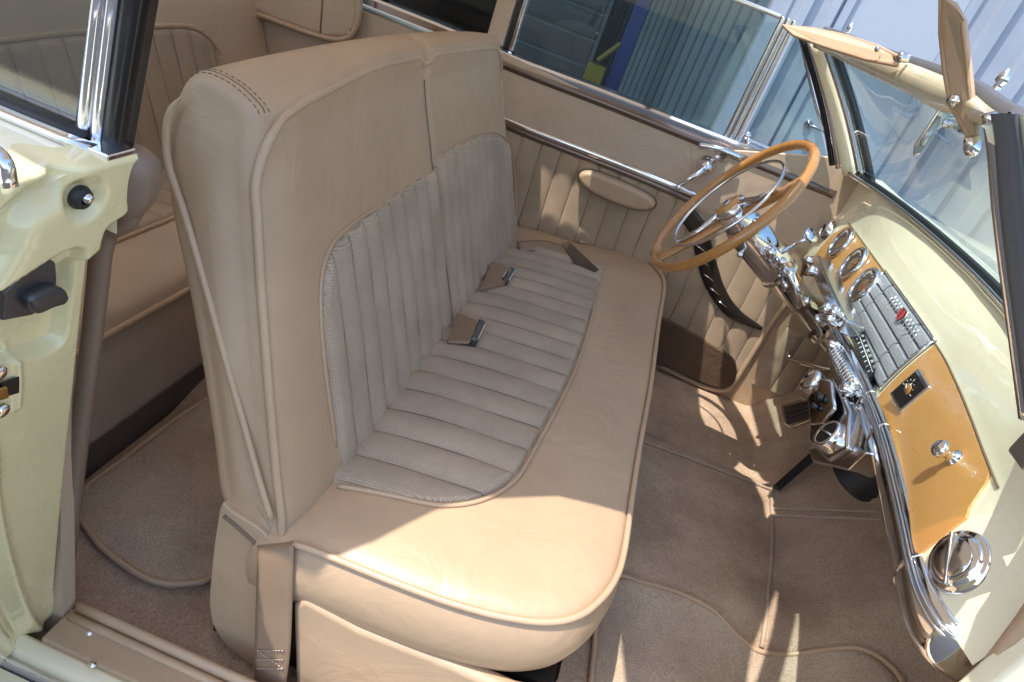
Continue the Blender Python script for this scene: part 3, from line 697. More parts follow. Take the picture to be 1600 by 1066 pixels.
# trim strips
s1 = [DP(x, y, YD - .012) for x, y in cr([(740, 168), (830, 205), (900, 231), (1000, 270), (1095, 309)], 6)]
MB().tube(s1, [(.011, .006)] * len(s1), 10, flat=(0, 0, 1)).build('chrome_strip', CHROME, dpan)
s1 = [DP(x, y, YD - .012) for x, y in cr([(740, 177), (830, 214), (900, 241), (1000, 280), (1090, 319)], 6)]
MB().tube(s1, [(.010, .004)] * len(s1), 10, flat=(0, 0, 1)).build('dark_strip', BROWNMET, dpan)
ct = cr([(1070, 330), (1092, 362), (1103, 405), (1118, 450), (1145, 488), (1190, 514)], 8)
mid_ = [DP(x, y, YD - .014) for x, y in ct]
wds = np.interp(np.linspace(0, 1, len(ct)), [0, .5, .8, 1], [.030, .034, .026, .008])
o = MB().tube(mid_, [(.008, w_) for w_ in wds], 14, flat=(0, 1, 0)).build('curved_trim', mat('dark_bronze_trim', (.055, .045, .04), .18, .6), dpan)
for t in (.22, .32, .42, .52, .62, .72):
    i = int(t * len(mid_)); p = mid_[i]
    MB().tube([p + np.array([-.030, -.010, .004]), p + np.array([.010, -.010, -.006])], .0022, 6).build('trim_rib', CHROME, o)
# armrest
ap = [DP(x, y, YD - .002) for x, y in cr([(908, 268), (925, 264), (960, 276), (1000, 294), (1022, 308), (1022, 320), (1000, 324), (965, 314), (930, 298), (910, 282)], 4, True)]
am = MB().prism(ap, (0, -.055, 0)).build('armrest', LEATHER, dpan, bevel=.02, seg=5)
MB().tube([p + np.array([0, -.012, -.004]) for p in ap], .006, closed=True).build('armrest_rim', DARKMET, am)
# scuff carpet at the bottom of the door
sc = [DP(x, y, YD - .028) for x, y in cr([(960, 470), (1040, 500), (1120, 545), (1148, 565), (1150, 590), (1138, 606), (1110, 603), (1040, 575), (960, 545)], 4, True)]
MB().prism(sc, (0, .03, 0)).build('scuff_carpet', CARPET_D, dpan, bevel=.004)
# crank + handle
cb_ = DP(1103, 258, YD - .006)
ck = MB().lathe(cb_, (0, -1, 0), [(0, .034), (.006, .034), (.012, .026), (.03, .020), (.045, .021), (.052, .016), (.056, .001)]).build('window_crank', CHROME, dpan)
ce = DP(1060, 291, YD - .075)
MB().tube([cb_ + np.array([0, -.045, 0]), (cb_ + np.array([0, -.05, 0])) * .5 + ce * .5, ce], [.012, .009, .007]).tube([ce, ce + np.array([0, -.03, -.0])], .009).build('crank_arm', CHROME, ck)
h0, h1 = DP(1092, 228, YD - .03), DP(1160, 248, YD - .03)
MB().tube(cr([h0, (h0 * .6 + h1 * .4) + np.array([0, -.012, .01]), h1], 6), [(.010, .006)] * 13, 10).lathe(DP(1130, 242, YD), (0, -1, 0), [(0, .026), (.01, .024), (.014, .012), (.03, .010)]).build('door_handle', CHROME, dpan)
# garnish rail & chrome sill & glass run
def zt(px): return 0
gz0 = [DP(x, y, YD - .004) for x, y in [(700, 70), (810, 118), (950, 172), (1100, 232), (1300, 312)]]
gz1 = [ony(x, y, YD + .030) for x, y in [(700, 48), (810, 96), (950, 148), (1100, 207), (1310, 287)]]
rows = []
for a, b in zip(cr(gz0, 5), cr(gz1, 5)):
    m_ = (a + b) / 2 + np.array([0, -.022, .004]); rows.append([a + np.array([0, .02, -.006]), a, (a + m_) / 2 + np.array([0, -.007, 0]), m_, (m_ + b) / 2 + np.array([0, -.003, .003]), b, b + np.array([0, .02, 0])])
MB().grid(rows).build('garnish_rail', BROWNMET, dpan)
rows = []
for x in np.linspace(-1.75, .80, 30):
    z = float(np.interp(x, [p[0] for p in gz1], [p[2] for p in gz1])) if x > gz1[0][0] else gz1[0][2]
    rows.append([(x, YD + .028, z - .02), (x, YD + .028, z + .002), (x, YD + .034, z + .010), (x, YD + .055, z + .014), (x, YD + .062, z + .012), (x, YD + .066, z + .002), (x, YD + .072, z + .000), (x, YD + .078, z + .010), (x, YD + .100, z + .012), (x, YD + .112, z + .002), (x, YD + .114, z - .03)])
sillc = MB().grid(rows).build('belt_moulding', CHROME, dpan, angle=30)
zs = gz1[2][2] + .01
YG = YD + .088
xr = [float(ony(x, y, YG)[0]) for x, y in [(797, 90), (1140, 205)]]
gtop = 1.515
gx0, gx1 = xr
MB().box((gx0 + .01, YG - .003, zs - .02), (gx1 - .012, YG + .003, gtop)).build('door_glass', GLASS_S, dpan, smooth=False)
MB().box((gx0 - .012, YG - .010, zs), (gx0 + .002, YG + .010, gtop + .01)).build('glass_channel', CHROME, dpan, smooth=False, bevel=.003)
MB().box((gx0 - .030, YG - .012, zs), (gx0 - .013, YG + .012, gtop + .01)).build('glass_seal', BLACK, dpan, smooth=False, bevel=.003)
# division bars front of the door glass
for dx, wv in ((-.012, .007), (.006, .008), (.026, .008)):
    MB().box((gx1 + dx, YG - .014, zs - .004), (gx1 + dx + wv + .006, YG + .012, gtop + .012)).build('division_bar', CHROME_W, dpan, smooth=False, bevel=.004)
MB().box((gx0 - .01, YG - .009, gtop), (gx1 - .014, YG + .009, gtop + .016)).build('top_channel', CHROME_W, dpan, smooth=False, bevel=.003)
# vent window
v0, v1 = np.array([gx1 + .05, YG, zs]), np.array([gx1 + .05, YG, gtop - .01])
a0 = ony(1296, 262, YG); a1 = ony(1252, 62, YG)
tri = [v0, np.array([a0[0], YG, zs]), a0 * 1., a1 * 1., v1]
vw = MB().prism([p + np.array([0, -.002, 0]) for p in tri], (0, .005, 0)).build('vent_window', GLASS_S, dpan, smooth=False)
MB().tube(cr([v1, a1, (a0 + a1) / 2 + np.array([.004, 0, 0]), a0 + np.array([.002, 0, .03]), a0 + np.array([-.01, 0, -.0]), np.array([a0[0] - .05, YG, zs + .012]), v0 + np.array([.0, 0, .012])], 8), .0075).build('vent_frame', CHROME_W, vw)
MB().tube(cr([a1 + np.array([.022, 0, .0]), (a0 + a1) / 2 + np.array([.028, 0, 0]), a0 + np.array([.028, 0, .02]), a0 + np.array([.012, 0, -.02])], 8), .009).build('vent_seal', BLACK, vw)
MB().tube([ony(1168, 215, YG - .02), ony(1172, 228, YG - .02)], .008).ell(ony(1168, 212, YG - .02), (.012, .01, .014)).tube([ony(1165, 224, YG - .02), ony(1190, 236, YG - .02)], .006).build('vent_latch', CHROME, vw)
# rear quarter glass beyond, and beige post
MB().box((-1.62, YG - .003, zs - .01), (gx0 - .10, YG + .003, gtop - .02)).build('quarter_window', GLASS_S, car, smooth=False)
MB().box((gx0 - .098, YG - .02, zs), (gx0 - .034, YG + .02, gtop)).build('quarter_post', LEATHER_TAN, car, smooth=False, bevel=.008)
# far side body skin (outside)
MB().box((-1.9, YD + .12, .30), (1.6, YD + .16, 1.10)).build('body_side', PAINT, car, smooth=False, bevel=.02)

# kick panel forward of the door + windlace
MB().grid([[(x, YD - .0 , z) for z in np.linspace(.2, 1.0, 8)] for x in np.linspace(.74, 1.36, 12)]).build('kick_panel', LEATHER, car)
kp = D.objects['kick_panel']
channels(.78, 1.3, .075, lambda u: .34, lambda u: .62, lambda u, v: np.array([u, YD - .004, v]), (0, -1, 0), .010).build('pleated_panel', [CLOTH_D, SEAM_SHADE], kp)
MB().tube([ony(x, y, YD - .012) for x, y in cr([(1240, 460), (1222, 482), (1190, 530), (1165, 570), (1145, 600), (1130, 610), (1090, 600), (1030, 570)], 6)], .010).build('windlace', PIPING, car)

# -------- DASHBOARD
By = np.array([.60, .66, .72, .815, .93, 1.05, 1.20, 1.36, 1.77, 2.3, 2.5]); Bx = np.array([.640, .628, .614, .610, .630, .655, .682, .700, .708, .712, .712])
_q = cr([(a, b, 0) for a, b in zip(By, Bx)], 8); _qy = np.array([p[0] for p in _q]); _qx = np.array([p[1] for p in _q])
def BX_(y): return float(np.interp(y, _qy, _qx))
ZL, ZH = .92, 1.06
def face(y, z, off=0.):
    e = (z - .99) / .07
    return np.array([BX_(y) - off + .004 * e * e + .2 * (z - .99), y, z])
def onface(px, py, off=0.):
    p = onx(px, py, .68)
    for _ in range(60): p = .5 * p + .5 * onx(px, py, BX_(min(max(p[1], .6), 2.5)) - off + .2 * (p[2] - .99))
    return p
# cowl: from face top rolling up to the windscreen base
Wy = np.array([.60, .70, .85, 1.0, 1.2, 1.4, 1.6, 1.8, 2.0, 2.15, 2.25, 2.33]); Wx = np.array([.50, .565, .64, .70, .745, .768, .775, .770, .752, .725, .695, .66]); 
def WX(y): return float(np.interp(y, Wy, Wx))
WZ = 1.185
ysd = np.linspace(.655, 2.385, 70)
rows = []
for y in ysd:
    b = BX_(y); r = [face(y, z) for z in (ZL - .04 * float(sstep(.80, .95, y)) - .004, ZL, .95, .98, 1.01, 1.04)] + [face(y, ZH)]
    wx = max(WX(y), b + .02)
    for t in np.linspace(0, 1, 12)[1:]:
        x = b + .018 + (wx - b - .018) * (t ** 1.25); z = ZH + (WZ - ZH) * math.sin(t * math.pi / 2) ** 1.0
        r.append(np.array([x, y, z - .01 * 0]))
    r.append(np.array([wx + .06, y, WZ + .01])); rows.append(r)
dash = MB().grid(rows).build('dashboard', PAINT, car)
def patch(y0, y1, z0, z1, off, th, name, m, parent, ny_=40, zl=None, zh=None, bev=0):
    mb = MB(); ro = []
    for y in np.linspace(y0, y1, ny_):
        a = zl(y) if zl else z0; b = zh(y) if zh else z1
        ro.append([face(y, a, 0)] + [face(y, a + (b - a) * t, off) for t in np.linspace(0, 1, 8)] + [face(y, b, 0)])
    s0 = [face(y0, p[2], 0) for p in ro[0]]; s1 = [face(y1, p[2], 0) for p in ro[-1]]
    return mb.grid([s0] + ro + [s1]).build(name, m, parent, angle=35)
patch(.822, 1.352, ZL - .014, ZH - .002, .004, 0, 'glovebox_door', DASH, dash, zh=lambda y: ZH - .002 - .05 * (1 - sstep(.822, .90, y)) ** 2 - 0 * y)
gb = D.objects['glovebox_door']
patch(1.79, 2.27, ZL - .014, ZH - .002, .004, 0, 'gauge_panel', DASH, dash, zh=lambda y: ZH - .002 - .05 * sstep(2.2, 2.27, y) ** 2)
gp = D.objects['gauge_panel']
# dark seams round the enamel panels
MB().tube([face(y, ZH, .003) for y in np.linspace(.84, 2.24, 60)], .0018, 6).build('seam', STITCH, dash)
# gauges
for k, (px, py) in enumerate([(1315, 380), (1334, 413), (1351, 447)]):
    c0 = onface(px, py, .005)
    g_ = MB().lathe(c0, (-1, 0, .2), [(0, .054), (.006, .054), (.010, .051), (.011, .047), (.006, .044), (.003, .043)], 40).build('gauge', CHROME, dash)
    MB().lathe(c0, (-1, 0, .2), [(.002, .043), (.0025, .0001)], 32).build('dial', DIAL, g_)
    MB().lathe(c0, (-1, 0, .2), [(.0035, .020), (.0045, .016), (.005, .0001)], 24).build('dial_centre', mat('dial_gold', (.55, .36, .16), .3, .7), g_)
    mb = MB()
    for a in np.linspace(math.pi * .15, math.pi * 1.35, 13):
        u = np.array([0, math.cos(a), math.sin(a)]); mb.tube([c0 + u * .032 + np.array([-.004, 0, 0]), c0 + u * .040 + np.array([-.004, 0, 0])], .0010, 4)
    mb.build('marks', WHITE, g_)
    a = 2.2 + k * .7; u = np.array([0, math.cos(a), math.sin(a)])
    MB().tube([c0 + np.array([-.0065, 0, 0]) - u * .006, c0 + np.array([-.0065, 0, 0]) + u * .034], .0010, 4).build('needle', RED, g_)
    MB().lathe(c0, (-1, 0, .2), [(.009, .046), (.012, .030), (.013, .0001)], 32).build('lens', LENS, g_)
# speaker grille: rows of raised engraved blocks
sy0, sy1 = 1.365, 1.780
spk = patch(sy0, sy1, ZL - .002, ZH + .004, .003, 0, 'speaker_grille', DARKMET, dash)
nrow = 5; rz = np.linspace(ZL + .002, ZH, nrow + 1)
for r in range(nrow):
    cuts = [(sy0 + .006, sy0 + .085), (sy0 + .095, sy1 - .095), (sy1 - .085, sy1 - .006)] if r not in (2,) else [(sy0 + .006, sy0 + .085), (sy0 + .095, sy1 - .095), (sy1 - .085, sy1 - .006)]
    for a, b in cuts:
        mb = MB(); n_ = 10; za, zb = rz[r] + .002, rz[r + 1] - .002
        ro = []
        for y in np.linspace(a, b, n_): ro.append([face(y, za, .003), face(y, za + .002, .009), face(y, (za + zb) / 2, .0105), face(y, zb - .002, .009), face(y, zb, .003)])
        mb.grid([[face(a, p[2], .003) for p in ro[0]]] + ro + [[face(b, p[2], .003) for p in ro[0]]]).build('grille_block', STEEL, spk, angle=30)
MB().tube([face(y, ZH + .004, .006) for y in np.linspace(sy0, sy1, 20)], .003, 8).tube([face(sy0, z, .006) for z in np.linspace(ZL, ZH, 8)], .003, 8).tube([face(sy1, z, .006) for z in np.linspace(ZL, ZH, 8)], .003, 8).build('grille_frame', CHROME, spk)
# crest in the middle
cp = onface(1411, 493, .013)
o = MB().prism([cp + np.array([0, dy, dz]) for dy, dz in [(-.016, .014), (.016, .014), (.018, .0), (.010, -.014), (0, -.022), (-.010, -.014), (-.018, 0)]], (-.004, 0, 0)).build('crest', CHROME, spk, bevel=.002)
MB().prism([cp + np.array([-.005, dy, dz]) for dy, dz in [(-.013, .011), (-.002, .011), (-.002, -.014), (-.009, -.009), (-.014, 0)]], (-.002, 0, 0)).prism([cp + np.array([-.005, dy, dz]) for dy, dz in [(.013, .011), (.002, .011), (.002, -.014), (.009, -.009), (.014, 0)]], (-.002, 0, 0)).build('crest_enamel', RED, o, smooth=False)
# chrome ornament beside the crest: small raised marks in a row along the grille
mb = MB()
for k in range(9):
    for sgn in (-1, 1):
        y = cp[1] + sgn * (.028 + .0095 * k); z = cp[2] + .004 * ((k % 2) * 2 - 1)
        mb.tube([face(y, z - .007, .014), face(y + .003, z + .007, .014)], .0016, 5)
mb.build('chrome_lettering', CHROME, spk)
# clock
ck_ = onface(1425, 612, .006)
s_ = .036
clk = MB().prism([ck_ + np.array([.2 * b * s_, a * s_, b * s_]) for a, b in [(-1, -1), (1, -1), (1, 1), (-1, 1)]], (-.008, 0, 0)).build('clock', CHROME, gb, bevel=.003)
clk.parent = dash
s2 = .029
MB().prism([ck_ + np.array([-.0085 + .2 * b * s2, a * s2, b * s2]) for a, b in [(-1, -1), (1, -1), (1, 1), (-1, 1)]], (-.001, 0, 0)).build('clock_face', BLACK, clk, smooth=False)
MB().lathe(ck_ + np.array([-.0097, 0, 0]), (-1, 0, 0), [(0, .014), (.001, .014), (.0012, .0001)], 8).build('clock_centre', AMBER, clk)
mb = MB()
for k in range(12):
    a = k * math.pi / 6; u = np.array([0, math.cos(a), math.sin(a)]); mb.tube([ck_ + np.array([-.0105, 0, 0]) + u * .019, ck_ + np.array([-.0105, 0, 0]) + u * (.025 if k % 3 == 0 else .0215)], .0007, 4)
mb.build('clock_marks', WHITE, clk)
MB().tube([ck_ + np.array([-.012, 0, 0]), ck_ + np.array([-.012, .012, .006])], .0010, 4).tube([ck_ + np.array([-.012, 0, 0]), ck_ + np.array([-.012, -.004, .017])], .0008, 4).build('clock_hands', WHITE, clk)
# glovebox lock knob
kb = onface(1492, 716, .004)
kn = MB().lathe(kb, (-1, 0, .2), [(0, .013), (.003, .013), (.006, .009), (.014, .008), (.020, .011), (.024, .0145), (.030, .0145), (.034, .011), (.036, .0001)], 32).build('glovebox_knob', CHROME, dash)
# air vents / eyeball outlets at the dash ends
vk = onface(1502, 880, -.004)
va = np.array([-1, -.08, .25])
vn = MB().lathe(vk, va, [(0, .045), (.004, .0455), (.008, .042), (.008, .038), (.011, .036), (.014, .031), (.0155, .024), (.0158, .0001)], 40).build('air_vent', CHROME, dash)
MB().prism([vk + np.array([-.020, a, b]) for a, b in [(-.030, -.020), (-.026, -.024), (.030, .020), (.026, .024)]], (.010, 0, 0)).build('vent_blade', CHROME, vn, bevel=.002)
MB().lathe(vk + va / np.linalg.norm(va) * .0157, va, [(0, .027), (.0012, .026), (.0016, .0001)], 30).build('vent_mouth', CHROME_W, vn)
vk2 = onface(1288, 353, .0)
if vk2[1] > 2.33: vk2[1] = 2.33
vn = MB().lathe(vk2, (-1, 0, 0), [(0, .040), (.01, .038), (.02, .032), (.022, .026), (.014, .024)], 32).build('air_vent', CHROME, dash)
MB().lathe(vk2, (-1, 0, 0), [(.013, .025), (.0135, .0001)]).build('vent_mouth', BLACK, vn)
# chrome bumper rail along the lower edge
cpx = [(1300, 520), (1325, 568), (1352, 628), (1376, 692), (1396, 770), (1412, 840), (1425, 900), (1441, 950), (1465, 992), (1492, 1018), (1522, 1036)]
cl_ = []
for x, y in cr(cpx, 6):
    p = onz(x, y, .895); cl_.append(p)
cw = np.linspace(0, 1, len(cl_))
rad = [(float(np.interp(t, [0, .5, .8, 1], [.028, .031, .036, .040])), float(np.interp(t, [0, .5, .8, 1], [.013, .014, .015, .012]))) for t in cw]
rail = MB().tube(cl_, rad, 24, flat=(0, 0, 1)).build('dash_rail', CHROME, dash)
for px in ((1372, 682), (1352, 628), (1424, 893)):
    i = int(np.argmin([np.linalg.norm(p - onz(px[0], px[1], .895)) for p in cl_])); 
    a = cl_[i]; b = cl_[min(i + 1, len(cl_) - 1)]; d = (b - a) / np.linalg.norm(b - a)
    MB().tube([a - d * .003, a + d * .003], [(rad[i][0] + .0016, rad[i][1] + .0016)] * 2, 24, flat=(0, 0, 1)).build('rail_joint', CHROME_W, rail)
# upper flutes on the rail
for dz in (.014, .022):
    MB().tube([p + np.array([-.016, 0, dz]) for p in cl_[:-3]], .0028, 8).build('rail_flute', CHROME, rail)
# radio
def rp(px, py, x): return onx(px, py, x)
dial = [rp(1336, 530, .675), (rp(1350, 520, .690)), (rp(1370, 578, .690)), rp(1358, 592, .675)]
rb = [rp(1290, 545, .650), rp(1318, 515, .695), rp(1376, 600, .695), rp(1335, 640, .650)]
radio = MB().prism([p for p in rb], (.04, 0, -.05)).build('radio', CHROME_W, dash, bevel=.006)
nrm_r = np.cross(dial[1] - dial[0], dial[3] - dial[0]); nrm_r /= np.linalg.norm(nrm_r)
if nrm_r[0] > 0: nrm_r = -nrm_r
dc = sum(dial) / 4; 
dq = [dc + (p - dc) * 1.05 + nrm_r * .012 for p in dial]
dl = MB().prism(dq, -nrm_r * .02).build('radio_dial', BLACK, radio, smooth=False)
e1 = (dq[3] - dq[0]); e2 = (dq[1] - dq[0])
MB().tube([dq[0] + e2 * .5 + nrm_r * .001, dq[3] + e2 * .5 + nrm_r * .001], .0012, 5).build('dial_line', WHITE, dl)
def text(s, size, m, name, parent, origin, xdir, ydir):
    cu = D.curves.new(name, 'FONT'); cu.body = s; cu.size = size; cu.extrude = .0002; cu.align_x = 'CENTER'; cu.align_y = 'CENTER'
    tmp = D.objects.new('tmp', cu); COL.objects.link(tmp)
    dg = bpy.context.evaluated_depsgraph_get(); me = D.meshes.new_from_object(tmp.evaluated_get(dg)); D.objects.remove(tmp)
    xd = Vector(xdir).normalized(); zd = xd.cross(Vector(ydir)).normalized(); yd = zd.cross(xd)
    mm = Matrix((xd, yd, zd)).transposed().to_4x4(); mm.translation = Vector(origin); me.transform(mm)
    me.materials.clear(); return link(name, me, parent, m, smooth=False)
for k, s in enumerate(['55', '60', '70', '80', '100', '120', '140', '160']):
    t = (k + .5) / 8
    text(s, .0085, WHITE, 'dial_number', dl, dq[0] + e1 * t + e2 * .78 + nrm_r * .001, -e2 * 0 + -e1, np.cross(nrm_r, -e1))
mb = MB()
for k in range(9):
    t = (k + .5) / 9; mb.tube([dq[0] + e1 * t + e2 * .12 + nrm_r * .001, dq[0] + e1 * t + e2 * .36 + nrm_r * .001], .0012, 4)
mb.build('dial_marks', WHITE, dl)
# ribbed key bar with knobs at both ends
k0, k1 = rp(1303, 545, .635), rp(1334, 606, .635)
kb_ = MB().tube([k0, k1], [(.016, .012)] * 2, 16, flat=(0, 0, 1)).build('radio_key_bar', CHROME, radio)
mb = MB()
for t in np.linspace(.06, .94, 13):
    p = k0 + (k1 - k0) * t; mb.tube([p + np.array([-.006, .004, .017]), p + np.array([-.013, -.002, .0]), p + np.array([-.006, -.008, -.017])], .0028, 6)
mb.build('key_ribs', CHROME_W, kb_)
for px, py in ((1300, 540), (1322, 607)):
    p = rp(px, py, .625); MB().lathe(p + np.array([.03, 0, 0]), (-1, 0, 0), [(0, .010), (.012, .010), (.014, .016), (.026, .017), (.030, .013), (.038, .013), (.042, .008), (.043, .0001)], 28).build('radio_knob', CHROME, radio)
p = rp(1330, 640, .66); MB().lathe(p, (-1, 0, 0), [(0, .018), (.01, .016), (.018, .010), (.02, .0001)], 24).build('radio_knob', CHROME_W, radio)
# heater unit under the dash
hc = [rp(x, y, .62) for x, y in [(1268, 590), (1300, 590), (1326, 640), (1322, 700), (1290, 720), (1262, 690)]]
hu = MB().prism(hc, (.10, 0, -.0)).build('heater_unit', CHROME_W, car, bevel=.008)
hp = [rp(x, y, .612) for x, y in [(1288, 594), (1304, 598), (1309, 640), (1290, 664), (1272, 666), (1268, 625)]]
MB().prism(hp, (-.010, 0, 0)).build('control_plate', CHROME, hu, bevel=.003)
for px, py, r in ((1283, 622, .010), (1276, 636, .007)):
    p = rp(px, py, .60); MB().lathe(p, (-1, 0, 0), [(0, r), (.010, r), (.012, r * .7), (.013, .0001)], 16).build('switch_knob', BLACK, hu)
ls = rp(1306, 628, .60)
p = rp(1264, 600, .60); kk = MB().lathe(p + np.array([.03, 0, 0]), (-1, .1, .3), [(0, .022), (.02, .030), (.034, .030), (.040, .024), (.040, .0001)], 30).build('heater_knob', CHROME, hu)
p = rp(1290, 680, .60); kk = MB().lathe(p + np.array([.04, 0, -.01]), (-1, .1, .35), [(0, .030), (.02, .034), (.040, .034), (.046, .030), (.043, .026)], 30).build('heater_knob', CHROME, hu)
MB().lathe(p + np.array([.04, 0, -.01]), (-1, .1, .35), [(.042, .027), (.0425, .0001)]).build('knob_face', BLACK, kk)
d_ = np.array([-1, .1, .35]) / np.linalg.norm([-1, .1, .35]); pc = p + np.array([.04, 0, -.01]) + d_ * .044
MB().tube([pc + np.array([0, -.024, .01]), pc + np.array([0, .024, -.01])], .003, 6).build('knob_bar', CHROME, kk)
hs = [rp(x, y, .63) for x, y in [(1262, 700), (1322, 690), (1352, 706), (1322, 735), (1268, 722)]]
MB().prism(hs, (.09, 0, .02)).build('heater_outlet', CHROME_W, hu, bevel=.006)
bl_ = rp(1340, 722, .72)
prf = []
for k in range(15): prf.append((k * .008, .052 + (.005 if k % 2 else 0)))
prf.append((.122, .0001))
MB().lathe(bl_ + np.array([.05, 0, .05]), (-.3, .1, -1), prf, 28).build('defroster_hose', RUBBER, hu)
# pedals
pb = rp(1240, 645, .78)
pe = [rp(x, y, .78) for x, y in [(1219, 632), (1252, 621), (1268, 630), (1272, 654), (1234, 669), (1222, 662)]]
pd = MB().prism(pe, (.018, 0, .006)).build('brake_pedal', CHROME_W, car, bevel=.005)
pq = MB()
pa0, pa1, pa2, pa3 = [rp(x, y, .776) for x, y in [(1223, 635), (1264, 624), (1268, 650), (1228, 664)]]
for k in range(4):
    t0, t1 = k / 4 + .02, k / 4 + .2
    pq.prism([pa0 * (1 - t0) + pa3 * t0, pa1 * (1 - t0) + pa2 * t0, pa1 * (1 - t1) + pa2 * t1, pa0 * (1 - t1) + pa3 * t1], (.006, 0, .002))
pq.build('pedal_rubber', RUBBER, pd, bevel=.002)
MB().tube(cr([pb + np.array([.02, 0, 0]), pb + np.array([.12, -.01, .03]), pb + np.array([.30, -.02, .02])], 6), .011).build('pedal_arm', DARKMET, pd)
pc2 = rp(1226, 556, .80)
p2 = MB().prism([pc2 + np.array(v) for v in [(.0, -.022, .012), (.0, .022, .012), (.02, .022, -.012), (.02, -.022, -.012)]], (.010, 0, .006)).build('parking_brake_pedal', CHROME_W, car, bevel=.004)
MB().tube([pc2 + np.array([.01, -.02, 0]), pc2 + np.array([.10, -.10, .05]), pc2 + np.array([.22, -.14, .12])], .008).build('pedal_arm', CHROME_W, p2)
ga = [onfloor(x, y, h) for x, y, h in [(1206, 762, .01), (1218, 768, .01), (1272, 722, .10), (1262, 712, .10)]]
MB().prism(ga, (.0, 0, .012)).build('accelerator_pedal', RUBBER, car, bevel=.004)

# -------- STEERING WHEEL AND COLUMN
WC = np.array([.304, 1.85, 1.054]); t_, w_ = math.radians(30), math.radians(-5)
WN = np.array([-math.cos(t_) * math.cos(w_), math.sin(w_), math.sin(t_)]); WN /= np.linalg.norm(WN)
WU = np.cross(WN, [0, 0, 1.]); WU /= np.linalg.norm(WU); WV = np.cross(WN, WU)
if WV[2] < 0: WV = -WV
def wp(a, r, h=0.): return WC + r * (math.cos(a) * WU + math.sin(a) * WV) + WN * h
def WPX(px, py, h=0.): return onp(px, py, WC + WN * h, WN)
mb = MB(); R0 = .24
ring = []; N = 120
for i in range(N):
    a = 2 * math.pi * i / N; rr_ = .0132 + .0004 * math.cos(a * 24) 
    ring.append((wp(a, R0), rr_))
mb.tube([p for p, r in ring], [r for p, r in ring], 14, closed=True)
wheel = mb.build('steering_wheel', WHEEL, car)
hubp = WPX(1133, 325)
sL, sR = WPX(1062, 378), WPX(1238, 288)
sd_ = (sR - sL); sd_ /= np.linalg.norm(sd_)
hub = WC + (WN * -.03)
# two wide caramel spokes
def rimhit(d):
    return WC + d / np.linalg.norm(d) * (R0 - .004)
# spokes run along the line sL-sR
dR = (sR - WC); dR -= (dR @ WN) * WN; dL = (sL - WC); dL -= (dL @ WN) * WN
for dd in (dR, dL):
    e = rimhit(dd); s0 = hub
    path = [s0, s0 * .5 + e * .5 - WN * .006, e]
    MB().tube(cr(path, 8), [(float(a), float(b)) for a, b in zip(np.linspace(.013, .010, 17), np.interp(np.linspace(0, 1, 17), [0, .6, 1], [.030, .018, .030]))], 14, flat=WN).build('spoke', WHEEL, wheel)
    n_ = dd / np.linalg.norm(dd)
    MB().tube([hub + WN * .030 + n_ * .03, hub + WN * .024 + n_ * .10, WC + n_ * .165 + WN * .005], [(.007, .013), (.006, .010), (.005, .007)], 12, flat=WN).build('horn_ring_arm', CHROME, wheel)
hb = MB().lathe(hub - WN * .03, WN, [(0, .046), (.02, .050), (.04, .050), (.052, .046), (.062, .044), (.064, .038)], 40).build('hub', CHROME, wheel)
MB().lathe(hub + WN * .033, WN, [(0, .039), (.006, .034), (.010, .020), (.011, .0001)], 36).build('horn_button', mat('amber_lens', (.50, .27, .09), .12, coat=1), hb)
MB().lathe(hub + WN * .0435, WN, [(0, .014), (.002, .010), (.0022, .0001)], 24).build('emblem', CHROME, hb)
MB().tube([wp(a, .165, .010) for a in [2 * math.pi * i / 80 for i in range(80)]], .0042, 8, closed=True).build('horn_ring', CHROME, wheel)
# column
CA = -WN
def along(s): return hub + CA * s
col = MB().lathe(hub, CA, [(.0, .030), (.03, .034), (.035, .050), (.06, .054), (.20, .052), (.215, .046), (.22, .040), (.34, .036), (.345, .030), (.60, .028), (.9, .028)], 36).build('steering_column', CHROME, car)
MB().lathe(hub, CA, [(.212, .0535), (.222, .0535)], 36).build('column_band', CHROME_W, col)
MB().lathe(hub, CA, [(.06, .0565), (.068, .0565)], 36).build('column_band', CHROME_W, col)
MB().tube([ony(1232, 415, 1.85), ony(1236, 440, 1.84)], .012).build('column_lever_boss', CHROME, col)
# shift/turn levers
kA = ony(1262, 371, 1.80); kB = ony(1217, 397, 1.84)
lv = MB().tube([kB, kB * .4 + kA * .6, kA], [.007, .0045, .006]).build('shift_lever', CHROME, col)
MB().lathe(kA, (kA - kB), [(-.004, .008), (.002, .018), (.008, .021), (.014, .020), (.015, .0001)], 28).build('lever_knob', CHROME, lv)
sA = ony(1156, 398, 1.78); 
MB().tube([ony(1164, 388, 1.82), sA], .005).ell(sA, (.009, .009, .009), 12).build('signal_switch', CHROME, col)
for (px, py, r) in ((1205, 392, .014), (1222, 408, .012), (1236, 425, .013), (1228, 445, .012), (1245, 452, .014), (1262, 470, .012)):
    p = ony(px, py, 1.86 - .055); MB().lathe(p, (-.3, -.6, .6), [(-.02, r), (.0, r), (.006, r * .8), (.008, .0001)], 16).build('column_fitting', CHROME, col)
MB().tube(cr([ony(1232, 425, 1.80), ony(1245, 455, 1.79), ony(1252, 478, 1.80)], 6), .014).build('linkage_rod', CHROME, col)
